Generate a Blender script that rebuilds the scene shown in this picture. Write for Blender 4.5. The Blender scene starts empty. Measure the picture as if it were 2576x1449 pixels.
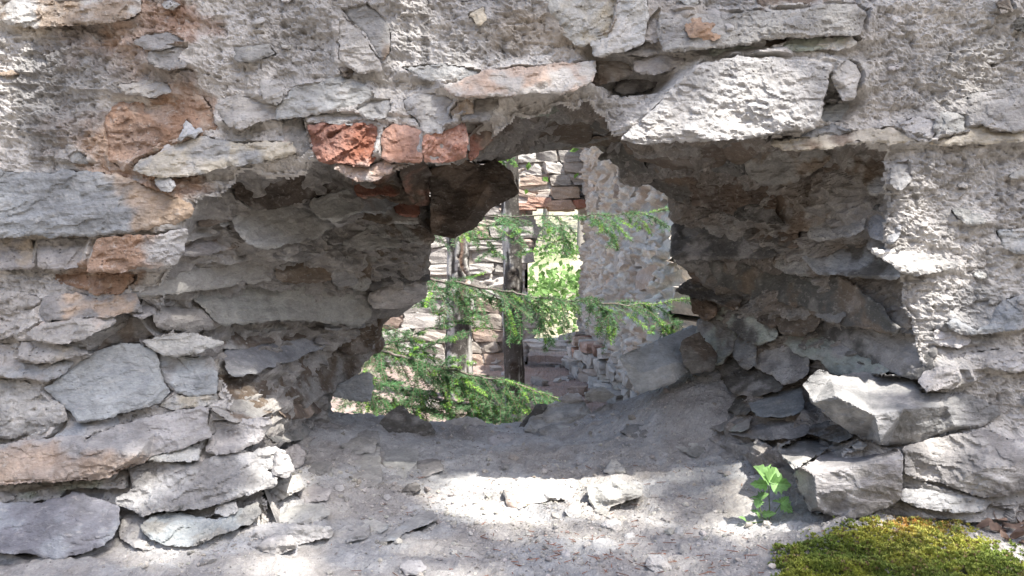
import bpy, bmesh, math, random, time
import numpy as np
from mathutils import Vector
from mathutils.geometry import delaunay_2d_cdt
T0 = time.time()
R = math.radians
rng = np.random.default_rng(7)
random.seed(7)
scene = bpy.context.scene
col = scene.collection

# ------------------------------------------------------------------ camera, sky, sun, exposure
CAM = np.array([0.0, -1.4, 0.45])
FPX = 1983.0            # focal length in the units of the traced outlines (picture 2576 wide)
cam = bpy.data.objects.new('camera', bpy.data.cameras.new('camera'))
cam.location = CAM
cam.rotation_euler = (R(90), 0, 0)
cam.data.sensor_width = 36.0
cam.data.lens = 36.0 * FPX / 2576.0
cam.data.clip_start = 0.02
cam.data.clip_end = 500
col.objects.link(cam)
scene.camera = cam

SUN = np.array([0.34, -0.38, 0.85]); SUN /= np.linalg.norm(SUN)   # towards the sun
world = bpy.data.worlds.new('World'); scene.world = world; world.use_nodes = True
wn = world.node_tree
bg = wn.nodes['Background']
sky = wn.nodes.new('ShaderNodeTexSky'); sky.sky_type = 'NISHITA'; sky.sun_disc = False
sky.sun_elevation = math.asin(SUN[2]); sky.sun_rotation = math.atan2(SUN[0], SUN[1])
sky.air_density = 1.0; sky.dust_density = 2.5; sky.ozone_density = 0.6
wn.links.new(sky.outputs[0], bg.inputs[0]); bg.inputs[1].default_value = 0.13
sun = bpy.data.objects.new('sun', bpy.data.lights.new('sun', 'SUN'))
sun.data.energy = 4.4; sun.data.angle = R(0.55); sun.data.color = (1.0, 0.95, 0.87)
sun.rotation_euler = Vector(SUN).to_track_quat('Z', 'Y').to_euler()
sun.location = (2, -3, 5)
col.objects.link(sun)
scene.view_settings.view_transform = 'Standard'
scene.view_settings.look = 'None'
scene.view_settings.gamma = 1.0
scene.view_settings.exposure = 1.5

# ------------------------------------------------------------------ numpy noise
def _h(ix, iy, iz, s):
    n = (ix * 374761393 + iy * 668265263 + iz * 1274126177 + s * 974634777) & 0xFFFFFFFF
    n = ((n ^ (n >> 13)) * 1274126177) & 0xFFFFFFFF
    n = ((n ^ (n >> 15)) * 2246822519) & 0xFFFFFFFF
    return (n ^ (n >> 16)) & 0xFFFFFFFF
_G = np.array([[1,1,0],[-1,1,0],[1,-1,0],[-1,-1,0],[1,0,1],[-1,0,1],[1,0,-1],[-1,0,-1],
               [0,1,1],[0,-1,1],[0,1,-1],[0,-1,-1],[1,1,0],[-1,1,0],[0,-1,1],[0,-1,-1]], float)
def noise(p, s=0):
    p = np.asarray(p, float)
    i = np.floor(p).astype(np.int64); f = p - i
    u = f * f * f * (f * (f * 6 - 15) + 10)
    out = np.zeros(len(p))
    for dx in (0, 1):
        for dy in (0, 1):
            for dz in (0, 1):
                g = _G[_h(i[:,0]+dx, i[:,1]+dy, i[:,2]+dz, s) & 15]
                d = g[:,0]*(f[:,0]-dx) + g[:,1]*(f[:,1]-dy) + g[:,2]*(f[:,2]-dz)
                w = (u[:,0] if dx else 1-u[:,0]) * (u[:,1] if dy else 1-u[:,1]) * (u[:,2] if dz else 1-u[:,2])
                out += d * w
    return out
def fbm(p, s=0, o=4, g=0.5):
    p = np.asarray(p, float); a = 1.0; r = np.zeros(len(p))
    for k in range(o):
        r += a * noise(p * 2.03**k + k * 17.3, s + k); a *= g
    return r
def ridged(p, s=0, o=3):
    p = np.asarray(p, float); a = 1.0; r = np.zeros(len(p))
    for k in range(o):
        r += a * (1 - 2 * np.abs(noise(p * 2.1**k + k * 11.1, s + k))); a *= 0.5
    return r
def sst(a, b, x):
    t = np.clip((x - a) / (b - a), 0, 1); return t * t * (3 - 2 * t)
def rbf_fit(pts, vals, reg=1e-6):
    P = np.asarray(pts, float); v = np.asarray(vals, float); n = len(P)
    r2 = ((P[:,None]-P[None])**2).sum(2)
    K = 0.5 * r2 * np.log(r2 + 1e-12) + np.eye(n) * reg
    Q = np.hstack([np.ones((n,1)), P])
    A = np.block([[K, Q], [Q.T, np.zeros((3,3))]])
    w = np.linalg.solve(A, np.concatenate([v, np.zeros(3)]))
    def ev(X):
        X = np.asarray(X, float)
        r = ((X[:,None]-P[None])**2).sum(2)
        return (0.5 * r * np.log(r + 1e-12)) @ w[:n] + w[n] + X @ w[n+1:]
    return ev

# ------------------------------------------------------------------ tracing units -> metres
def unproj(px, py, d):
    px = np.asarray(px, float); py = np.asarray(py, float); d = np.asarray(d, float) * np.ones_like(px)
    return np.stack([(px - 1288) / FPX * d, CAM[1] + d, CAM[2] - (py - 724.5) / FPX * d], -1)
def proj(P):
    d = P[...,1] - CAM[1]
    return 1288 + P[...,0] / d * FPX, 724.5 - (P[...,2] - CAM[2]) / d * FPX, d
ORG = {1:(0,0),2:(854,0),3:(1708,0),4:(0,480),5:(854,480),6:(1708,480),7:(0,960),8:(854,960),9:(1708,960),0:(0,0)}
def parse(tile, s):
    ox, oy = ORG[tile]; k = 1.0 if tile == 0 else 3.377
    out = []
    for t in s.split():
        v = [float(q) for q in t.split(',')]
        out.append((ox + v[0]*k, oy + v[1]*k) + ((v[2]/1000.0,) if len(v) > 2 else ()))
    return out

# ------------------------------------------------------------------ mesh + object helpers
def mesh_np(name, V, F, mat=None, colr=None, smooth=True):
    V = np.asarray(V, np.float32); F = np.asarray(F, np.int32); k = F.shape[1]
    me = bpy.data.meshes.new(name)
    me.vertices.add(len(V)); me.vertices.foreach_set('co', V.ravel())
    me.loops.add(F.size); me.loops.foreach_set('vertex_index', F.ravel())
    me.polygons.add(len(F)); me.polygons.foreach_set('loop_start', np.arange(0, F.size, k, dtype=np.int32))
    try: me.polygons.foreach_set('loop_total', np.full(len(F), k, np.int32))
    except Exception: pass
    me.polygons.foreach_set('use_smooth', np.full(len(F), smooth, bool))
    me.update(calc_edges=True); me.validate()
    if colr is not None:
        a = me.color_attributes.new('Col', 'FLOAT_COLOR', 'POINT')
        c = np.ones((len(V), 4), np.float32); c[:,:3] = colr
        a.data.foreach_set('color', c.ravel())
    if mat: me.materials.append(mat)
    return me
def link(name, me, parent=None, loc=None):
    o = bpy.data.objects.new(name, me); col.objects.link(o)
    if loc is not None: o.location = loc
    if parent is not None: o.parent = parent
    return o
def tag(o, label=None, cat=None, group=None, kind=None):
    if label: o['label'] = label
    if cat: o['category'] = cat
    if group: o['group'] = group
    if kind: o['kind'] = kind
    return o
def empty(name, label, cat, loc=(0,0,0), group=None):
    o = bpy.data.objects.new(name, None); col.objects.link(o); o.location = loc
    o.empty_display_size = 0.1
    return tag(o, label, cat, group)
def part(name, V, F, mat, parent, colr=None, smooth=True, kind=None):
    """mesh in world metres, origin moved to its centre, parented to a thing"""
    V = np.asarray(V, float); c = V.mean(0)
    me = mesh_np(name, V - c, F, mat, colr, smooth)
    base = np.zeros(3); p = parent
    while p is not None:
        base += np.array(p.location); p = p.parent
    o = link(name, me, parent, c - base)
    if kind: o['kind'] = kind
    return o
def grid_faces(nu, nv, keep=None):
    i = np.arange(nu*nv).reshape(nu, nv)
    q = np.stack([i[:-1,:-1], i[1:,:-1], i[1:,1:], i[:-1,1:]], -1).reshape(-1, 4)
    if keep is not None: q = q[keep[q].all(1)]
    return q
def compact(V, F, *attrs):
    used = np.unique(F); m = -np.ones(len(V), int); m[used] = np.arange(len(used))
    return (V[used], m[F]) + tuple(a[used] for a in attrs)
def inside(P, poly):
    x, y = P[:,0], P[:,1]; r = np.zeros(len(P), bool); n = len(poly)
    for i in range(n):
        x1, y1 = poly[i][0], poly[i][1]; x2, y2 = poly[(i+1) % n][0], poly[(i+1) % n][1]
        if y1 == y2: continue
        c = ((y1 > y) != (y2 > y)) & (x < (x2-x1)*(y-y1)/(y2-y1)+x1)
        r ^= c
    return r
def seg_dist(P, poly, chunk=4000):
    A = np.asarray([q[:2] for q in poly], float); B = np.roll(A, -1, 0); AB = B - A
    L = (AB**2).sum(1) + 1e-9; out = np.empty(len(P))
    for c in range(0, len(P), chunk):
        d = P[c:c+chunk,None] - A[None]
        t = np.clip((d*AB).sum(2)/L, 0, 1)
        out[c:c+chunk] = np.sqrt(((d - t[...,None]*AB)**2).sum(2).min(1))
    return out

# ------------------------------------------------------------------ materials
def newmat(name):
    m = bpy.data.materials.new(name); m.use_nodes = True
    nt = m.node_tree; b = nt.nodes['Principled BSDF']
    return m, nt, b
def N(nt, t, **kw):
    n = nt.nodes.new(t)
    for k, v in kw.items():
        if k.startswith('i_'):
            key = k[2:]; n.inputs[int(key) if key.isdigit() else key].default_value = v
        else: setattr(n, k, v)
    return n
def L(nt, a, b): nt.links.new(a, b)
def rock_mat(name, speck=0.5, bump=0.55, scale=1.0, dark=0.35, lam=0.0, rough=0.92, objcol=False):
    """vertex colour 'Col' with fine mineral grain, pale lime flecks, dark grains and fine relief"""
    m, nt, b = newmat(name)
    tc = N(nt, 'ShaderNodeTexCoord'); oi = N(nt, 'ShaderNodeObjectInfo')
    off = N(nt, 'ShaderNodeVectorMath', operation='SCALE'); off.inputs[0].default_value = (31.7, 17.1, 53.3)
    L(nt, oi.outputs['Random'], off.inputs['Scale'])
    pos = N(nt, 'ShaderNodeVectorMath', operation='ADD')
    gm_ = N(nt, 'ShaderNodeNewGeometry')
    L(nt, gm_.outputs['Position'] if objcol else tc.outputs['Object'], pos.inputs[0]); L(nt, off.outputs[0], pos.inputs[1])
    mp = N(nt, 'ShaderNodeMapping'); mp.inputs['Scale'].default_value = (1 - 0.6*lam, 1, 1 + 1.2*lam)
    mp.inputs['Rotation'].default_value = (0, R(14*lam), 0)
    L(nt, pos.outputs[0], mp.inputs[0])
    at = oi if objcol else N(nt, 'ShaderNodeAttribute', attribute_name='Col')
    def nz(sc, det=6, ro=0.6, src=mp):
        n = N(nt, 'ShaderNodeTexNoise', noise_dimensions='3D'); n.inputs['Scale'].default_value = sc*scale
        n.inputs['Detail'].default_value = det; n.inputs['Roughness'].default_value = ro
        L(nt, src.outputs[0], n.inputs['Vector']); return n
    n1 = nz(26, 5, 0.65); n2 = nz(210, 4, 0.7); n3 = nz(75, 6, 0.72); n4 = nz(9, 3, 0.6)
    def ramp(src, a, b_, lo, hi):
        r = N(nt, 'ShaderNodeMapRange'); r.inputs[1].default_value = a; r.inputs[2].default_value = b_
        r.inputs[3].default_value = lo; r.inputs[4].default_value = hi; L(nt, src, r.inputs[0]); return r.outputs[0]
    def mix(fac, a, bcol, mode='MIX'):
        x = N(nt, 'ShaderNodeMix', data_type='RGBA', blend_type=mode)
        if isinstance(fac, float): x.inputs[0].default_value = fac
        else: L(nt, fac, x.inputs[0])
        if isinstance(a, tuple): x.inputs[6].default_value = a
        else: L(nt, a, x.inputs[6])
        if isinstance(bcol, tuple): x.inputs[7].default_value = bcol
        else: L(nt, bcol, x.inputs[7])
        return x.outputs[2]
    # large soft variation and fine grain as brightness
    v = N(nt, 'ShaderNodeMath', operation='MULTIPLY')
    L(nt, ramp(n1.outputs[0], 0.25, 0.75, 0.78, 1.22), v.inputs[0]); L(nt, ramp(n2.outputs[0], 0.25, 0.75, 0.80, 1.20), v.inputs[1])
    hs = N(nt, 'ShaderNodeHueSaturation'); L(nt, at.outputs['Color'], hs.inputs['Color']); L(nt, v.outputs[0], hs.inputs['Value'])
    L(nt, ramp(n4.outputs[0], 0.3, 0.7, 0.7, 1.1), hs.inputs['Saturation'])
    c = hs.outputs[0]
    fl = N(nt, 'ShaderNodeMath', operation='MULTIPLY'); L(nt, ramp(n3.outputs[0], 0.55, 0.68, 0, 1), fl.inputs[0]); fl.inputs[1].default_value = speck
    c = mix(fl.outputs[0], c, (0.62, 0.59, 0.55, 1))
    vo = N(nt, 'ShaderNodeTexVoronoi'); vo.inputs['Scale'].default_value = 95*scale; L(nt, mp.outputs[0], vo.inputs['Vector'])
    dk = N(nt, 'ShaderNodeMath', operation='MULTIPLY'); L(nt, ramp(vo.outputs['Distance'], 0.12, 0.22, 1, 0), dk.inputs[0])
    L(nt, ramp(n1.outputs[0], 0.45, 0.6, 0, dark), dk.inputs[1])
    c = mix(dk.outputs[0], c, (0.09, 0.085, 0.08, 1))
    L(nt, c, b.inputs['Base Color'])
    b.inputs['Roughness'].default_value = rough; b.inputs['Specular IOR Level'].default_value = 0.22
    # relief
    a1 = N(nt, 'ShaderNodeMath', operation='MULTIPLY_ADD'); L(nt, n3.outputs[0], a1.inputs[0]); a1.inputs[1].default_value = 1.2
    L(nt, ramp(n2.outputs[0], 0, 1, 0, 0.45), a1.inputs[2])
    a2 = N(nt, 'ShaderNodeMath', operation='SUBTRACT'); L(nt, a1.outputs[0], a2.inputs[0]); L(nt, dk.outputs[0], a2.inputs[1])
    bp = N(nt, 'ShaderNodeBump'); bp.inputs['Strength'].default_value = bump; bp.inputs['Distance'].default_value = 0.006/scale
    L(nt, a2.outputs[0], bp.inputs['Height']); L(nt, bp.outputs[0], b.inputs['Normal'])
    return m
M_STONE = rock_mat('schist_stone', speck=0.35, bump=0.6, lam=0.5, dark=0.4)
M_ROUGH = rock_mat('rough_limestone', speck=0.6, bump=0.95, lam=0.1, dark=0.6)
M_MORTAR = rock_mat('lime_mortar', speck=0.7, bump=1.0, dark=0.5)
M_BRICK = rock_mat('red_brick', speck=0.12, bump=0.6, dark=0.25)
M_DIRT = rock_mat('dusty_ground', speck=0.6, bump=0.8, dark=0.6, scale=1.5)
M_FARSTONE = rock_mat('far_stone', speck=0.4, bump=0.7, scale=0.45, dark=0.3, objcol=True)
def leaf_mat(name, trans=0.35, rough=0.55, var=0.25):
    m, nt, b = newmat(name)
    at = N(nt, 'ShaderNodeAttribute', attribute_name='Col')
    tc = N(nt, 'ShaderNodeTexCoord'); nz = N(nt, 'ShaderNodeTexNoise'); nz.inputs['Scale'].default_value = 60
    L(nt, tc.outputs['Object'], nz.inputs['Vector'])
    r = N(nt, 'ShaderNodeMapRange'); r.inputs[1].default_value = 0.3; r.inputs[2].default_value = 0.7
    r.inputs[3].default_value = 1-var; r.inputs[4].default_value = 1+var; L(nt, nz.outputs[0], r.inputs[0])
    hs = N(nt, 'ShaderNodeHueSaturation'); L(nt, at.outputs['Color'], hs.inputs['Color']); L(nt, r.outputs[0], hs.inputs['Value'])
    L(nt, hs.outputs[0], b.inputs['Base Color']); b.inputs['Roughness'].default_value = rough
    b.inputs['Specular IOR Level'].default_value = 0.3
    tr = N(nt, 'ShaderNodeBsdfTranslucent'); L(nt, hs.outputs[0], tr.inputs['Color'])
    mx = N(nt, 'ShaderNodeMixShader'); mx.inputs[0].default_value = trans
    L(nt, b.outputs[0], mx.inputs[1]); L(nt, tr.outputs[0], mx.inputs[2])
    L(nt, mx.outputs[0], nt.nodes['Material Output'].inputs[0])
    return m
M_NEEDLE = leaf_mat('spruce_needles', 0.3)
M_LEAF = leaf_mat('fresh_leaf', 0.4)
M_MOSS = leaf_mat('moss_sprigs', 0.25, 0.8)
M_DRY = leaf_mat('dry_leaf', 0.15, 0.8)
M_WOOD = rock_mat('twig_bark', speck=0.25, bump=0.6, scale=2.0, dark=0.4)

CK = dict(G=(.29,.28,.27), GD=(.145,.14,.13), GL=(.40,.39,.375), GB=(.285,.30,.315), BL=(.39,.405,.415), W=(.50,.485,.465),
          TN=(.38,.295,.225), OR=(.41,.27,.185), BR=(.18,.14,.108), BK=(.30,.14,.095), PK=(.46,.36,.30), DK=(.115,.095,.078),  # BR and GD darkened to deepen the shade on jambs and ceiling
          YL=(.46,.41,.33), GN=(.37,.40,.35), BP=(.38,.225,.17))
CK = {k: np.array(v) for k, v in CK.items()}

# ------------------------------------------------------------------ the wall's large shape (bulge of the face, towards the viewer)
_bp = [(0,1449,.17),(350,1449,.2),(700,1449,.2),(0,1200,.06),(350,1230,.08),(620,1240,.06),(0,950,.01),(400,1000,.0),(0,700,.0),(500,600,.0),
       (0,300,.0),(0,0,.0),(700,0,.0),(1288,0,.005),(1288,350,.0),(2000,0,.01),(2576,0,.0),(2576,400,.0),(2576,900,.0),(2300,800,0),
       (2576,1250,.03),(2300,1250,.05),(2576,1449,.1),(1400,1449,.1),(-500,700,.0),(3100,700,.0),(-500,1449,.15),(3100,1449,.1),(1288,-500,0.)]
_bev = rbf_fit([(a/1000, b/1000) for a, b, c in _bp], [c for a, b, c in _bp], 1e-4)
def base_h(px, py): return np.clip(_bev(np.stack([np.asarray(px)/1000, np.asarray(py)/1000], -1)), -0.02, 0.25)
# rim of the breach on the front face and on the back face (clockwise from lower left), traced units
RIM = [((760,1460),(850,1120)),((700,1300),(835,1030)),((640,1150),(860,965)),((560,1010),(885,900)),((440,885),(945,868)),((360,790),(962,800)),((420,690),(1030,772)),
       ((455,620),(1077,700)),((475,550),(1077,600)),((520,480),(1077,500)),((640,428),(1077,432)),((800,405),(1150,405)),((960,408),(1250,398)),
       ((1130,398),(1345,383)),((1240,305),(1420,368)),((1480,248),(1500,362)),((1560,335),(1545,400)),((1750,345),(1570,452)),((1950,335),(1640,466)),
       ((2100,350),(1682,472)),((2245,380),(1690,540)),((2240,500),(1702,580)),((2250,620),(1690,640)),((2290,700),(1748,700)),((2310,830),(1768,765)),
       ((2340,930),(1772,830)),((2290,1030),(1785,930)),((2130,1120),(1760,990)),((2060,1250),(1660,1030)),((2020,1460),(1640,1120))]
D_BACK = 2.05
FR = [a for a, b in RIM]; BK_ = [b for a, b in RIM]

# ------------------------------------------------------------------ ground height
_gp = []
def _g(px, py, d): p = unproj(px, py, d); _gp.append((p[0], p[1], p[2]))
for q in [(1330,1062,2.05),(1000,1075,1.98),(1150,1075,2.02),(760,1140,1.62),(700,1210,1.46),(1600,1015,2.0),(1690,965,1.95),(1760,1010,1.85),(1900,1190,1.58),(1750,1120,1.75),
          (1300,1175,1.70),(1000,1180,1.64),(1550,1190,1.66),(1200,1300,1.42),(1000,1320,1.38),(1500,1300,1.43),(1200,1449,1.17),(800,1449,1.17),(1600,1449,1.17),
          (1900,1330,1.34),(2000,1449,1.12),(2200,1300,1.40),(2450,1290,1.40),(2150,1302,1.30),(2400,1449,1.10),(2576,1400,1.2),(1400,1040,2.08),(850,1060,1.9)]: _g(*q)
for x in (-0.9, -0.3, 0.3, 0.9): _gp.append((x, -0.75, -0.03)); _gp.append((x, -0.45, 0.0))
_gp += [(-0.9,0,.02),(-0.9,.5,.08),(1.0,0,.05),(1.0,.5,.12)]
_gev = rbf_fit([(a, b) for a, b, c in _gp], [c for a, b, c in _gp], 1e-4)
def ground_z(x, y):
    x = np.asarray(x, float); y = np.asarray(y, float)
    core = np.clip(_gev(np.stack([np.clip(x,-.95,1.05), np.clip(y,-.75,.7)], -1)), -0.08, 0.26)
    P = np.stack([x, y, 0*x], -1)
    far = -0.14 + 0.03*fbm(P*0.8, 5, 3) + np.where(y > 4.9, (y-4.9)*0.19 + 0.09*fbm(P*0.5, 9, 3), 0)
    far = np.where(y < 0.3, -0.06 + 0.03*fbm(P*0.7, 6, 3) + np.where(y < -2.6, np.minimum((-2.6-y)*.6, 9.), 0), far)  # bank rising behind the camera, added to block low sky light
    wy = sst(0.64, 0.95, y) ; wf = sst(-0.75, -1.3, y); wx = sst(0.95, 1.3, np.abs(x))
    w = np.maximum(np.maximum(wy, wf), wx)
    z = core*(1-w) + far*w
    det = 0.006*fbm(P*9, 3, 4) + 0.0032*fbm(P*55, 4, 3, .65) + .003*ridged(P*24, 8, 2)
    ter = fbm(P*np.array([11,16,1]), 13, 3); ter = np.floor(ter*3)/3 + sst(0.82, 1.0, (ter*3) % 1)/3
    return z + det + 0.010*ter*(np.abs(x) < 1.2)
def ground_hit(px, py, lo=0.7, hi=2.3):
    d = np.linspace(lo, hi, 500); p = unproj(np.full(500, px), np.full(500, py), d)
    g = ground_z(p[:,0], p[:,1]); k = np.where(p[:,2] <= g)[0]
    return d[k[0]] if len(k) else hi
def axis(segs):
    out = []
    for a, b, s in segs: out.append(np.arange(a, b, s))
    return np.concatenate(out)
gx = axis([(-90,-12,6),(-12,-3,.5),(-3,-.8,.05),(-.8,.95,.0042),(.95,3,.05),(3,12,.5),(12,91,6)])
gy = axis([(-60,-6,4),(-6,-1,.25),(-1,-.36,.02),(-.36,.74,.0042),(.74,7,.05),(7,16,.2),(16,110,5)])
GX, GY = np.meshgrid(gx, gy, indexing='ij')
gxx, gyy = GX.ravel(), GY.ravel()
gz = ground_z(gxx, gyy)
gP = np.stack([gxx, gyy, gz], -1)
n_a = fbm(gP*6, 21, 4); n_b = fbm(gP*30, 22, 3)
gc = np.array([.405,.405,.405])[None]*(1 + .25*n_a[:,None] + .2*n_b[:,None])
brown = sst(-.1, .35, fbm(gP*np.array([5,7,1])+3, 23, 4) + 0.9*sst(.12, -.25, gyy)*sst(-.1, .35, gxx) )
gc = gc*(1-.4*brown[:,None]) + np.array([.25,.21,.175])[None]*.4*brown[:,None]
litter = np.maximum(sst(-.42, -.62, gyy + .12*n_a), sst(.95, 1.2, np.abs(gxx))*(gyy < .5))      # dark leaf litter added out of view to cut light bounced into the breach
gc = gc*(1-litter[:,None]) + litter[:,None]*np.array([.20,.17,.135])[None]*(1+.4*n_a[:,None]+.3*n_b[:,None])
behind = sst(.8, 1.2, gyy)
gc = gc*(1-behind[:,None]) + behind[:,None]*np.array([.27,.205,.18])[None]*(1+.2*n_a[:,None])
hill = sst(4.9, 5.6, gyy); hcol = np.array([.30,.275,.19])[None]*(1+.4*n_a[:,None]); grn = .6*sst(.05,.4,fbm(gP*1.7,25,4))
hcol = hcol*(1-grn[:,None]) + np.array([.17,.22,.08])[None]*grn[:,None]
gc = gc*(1-hill[:,None]) + hill[:,None]*hcol
gme = mesh_np('ground', gP, grid_faces(len(gx), len(gy)), M_DIRT, np.clip(gc, .02, .8), smooth=False)
ground = tag(link('ground', gme), kind='structure')

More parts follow.
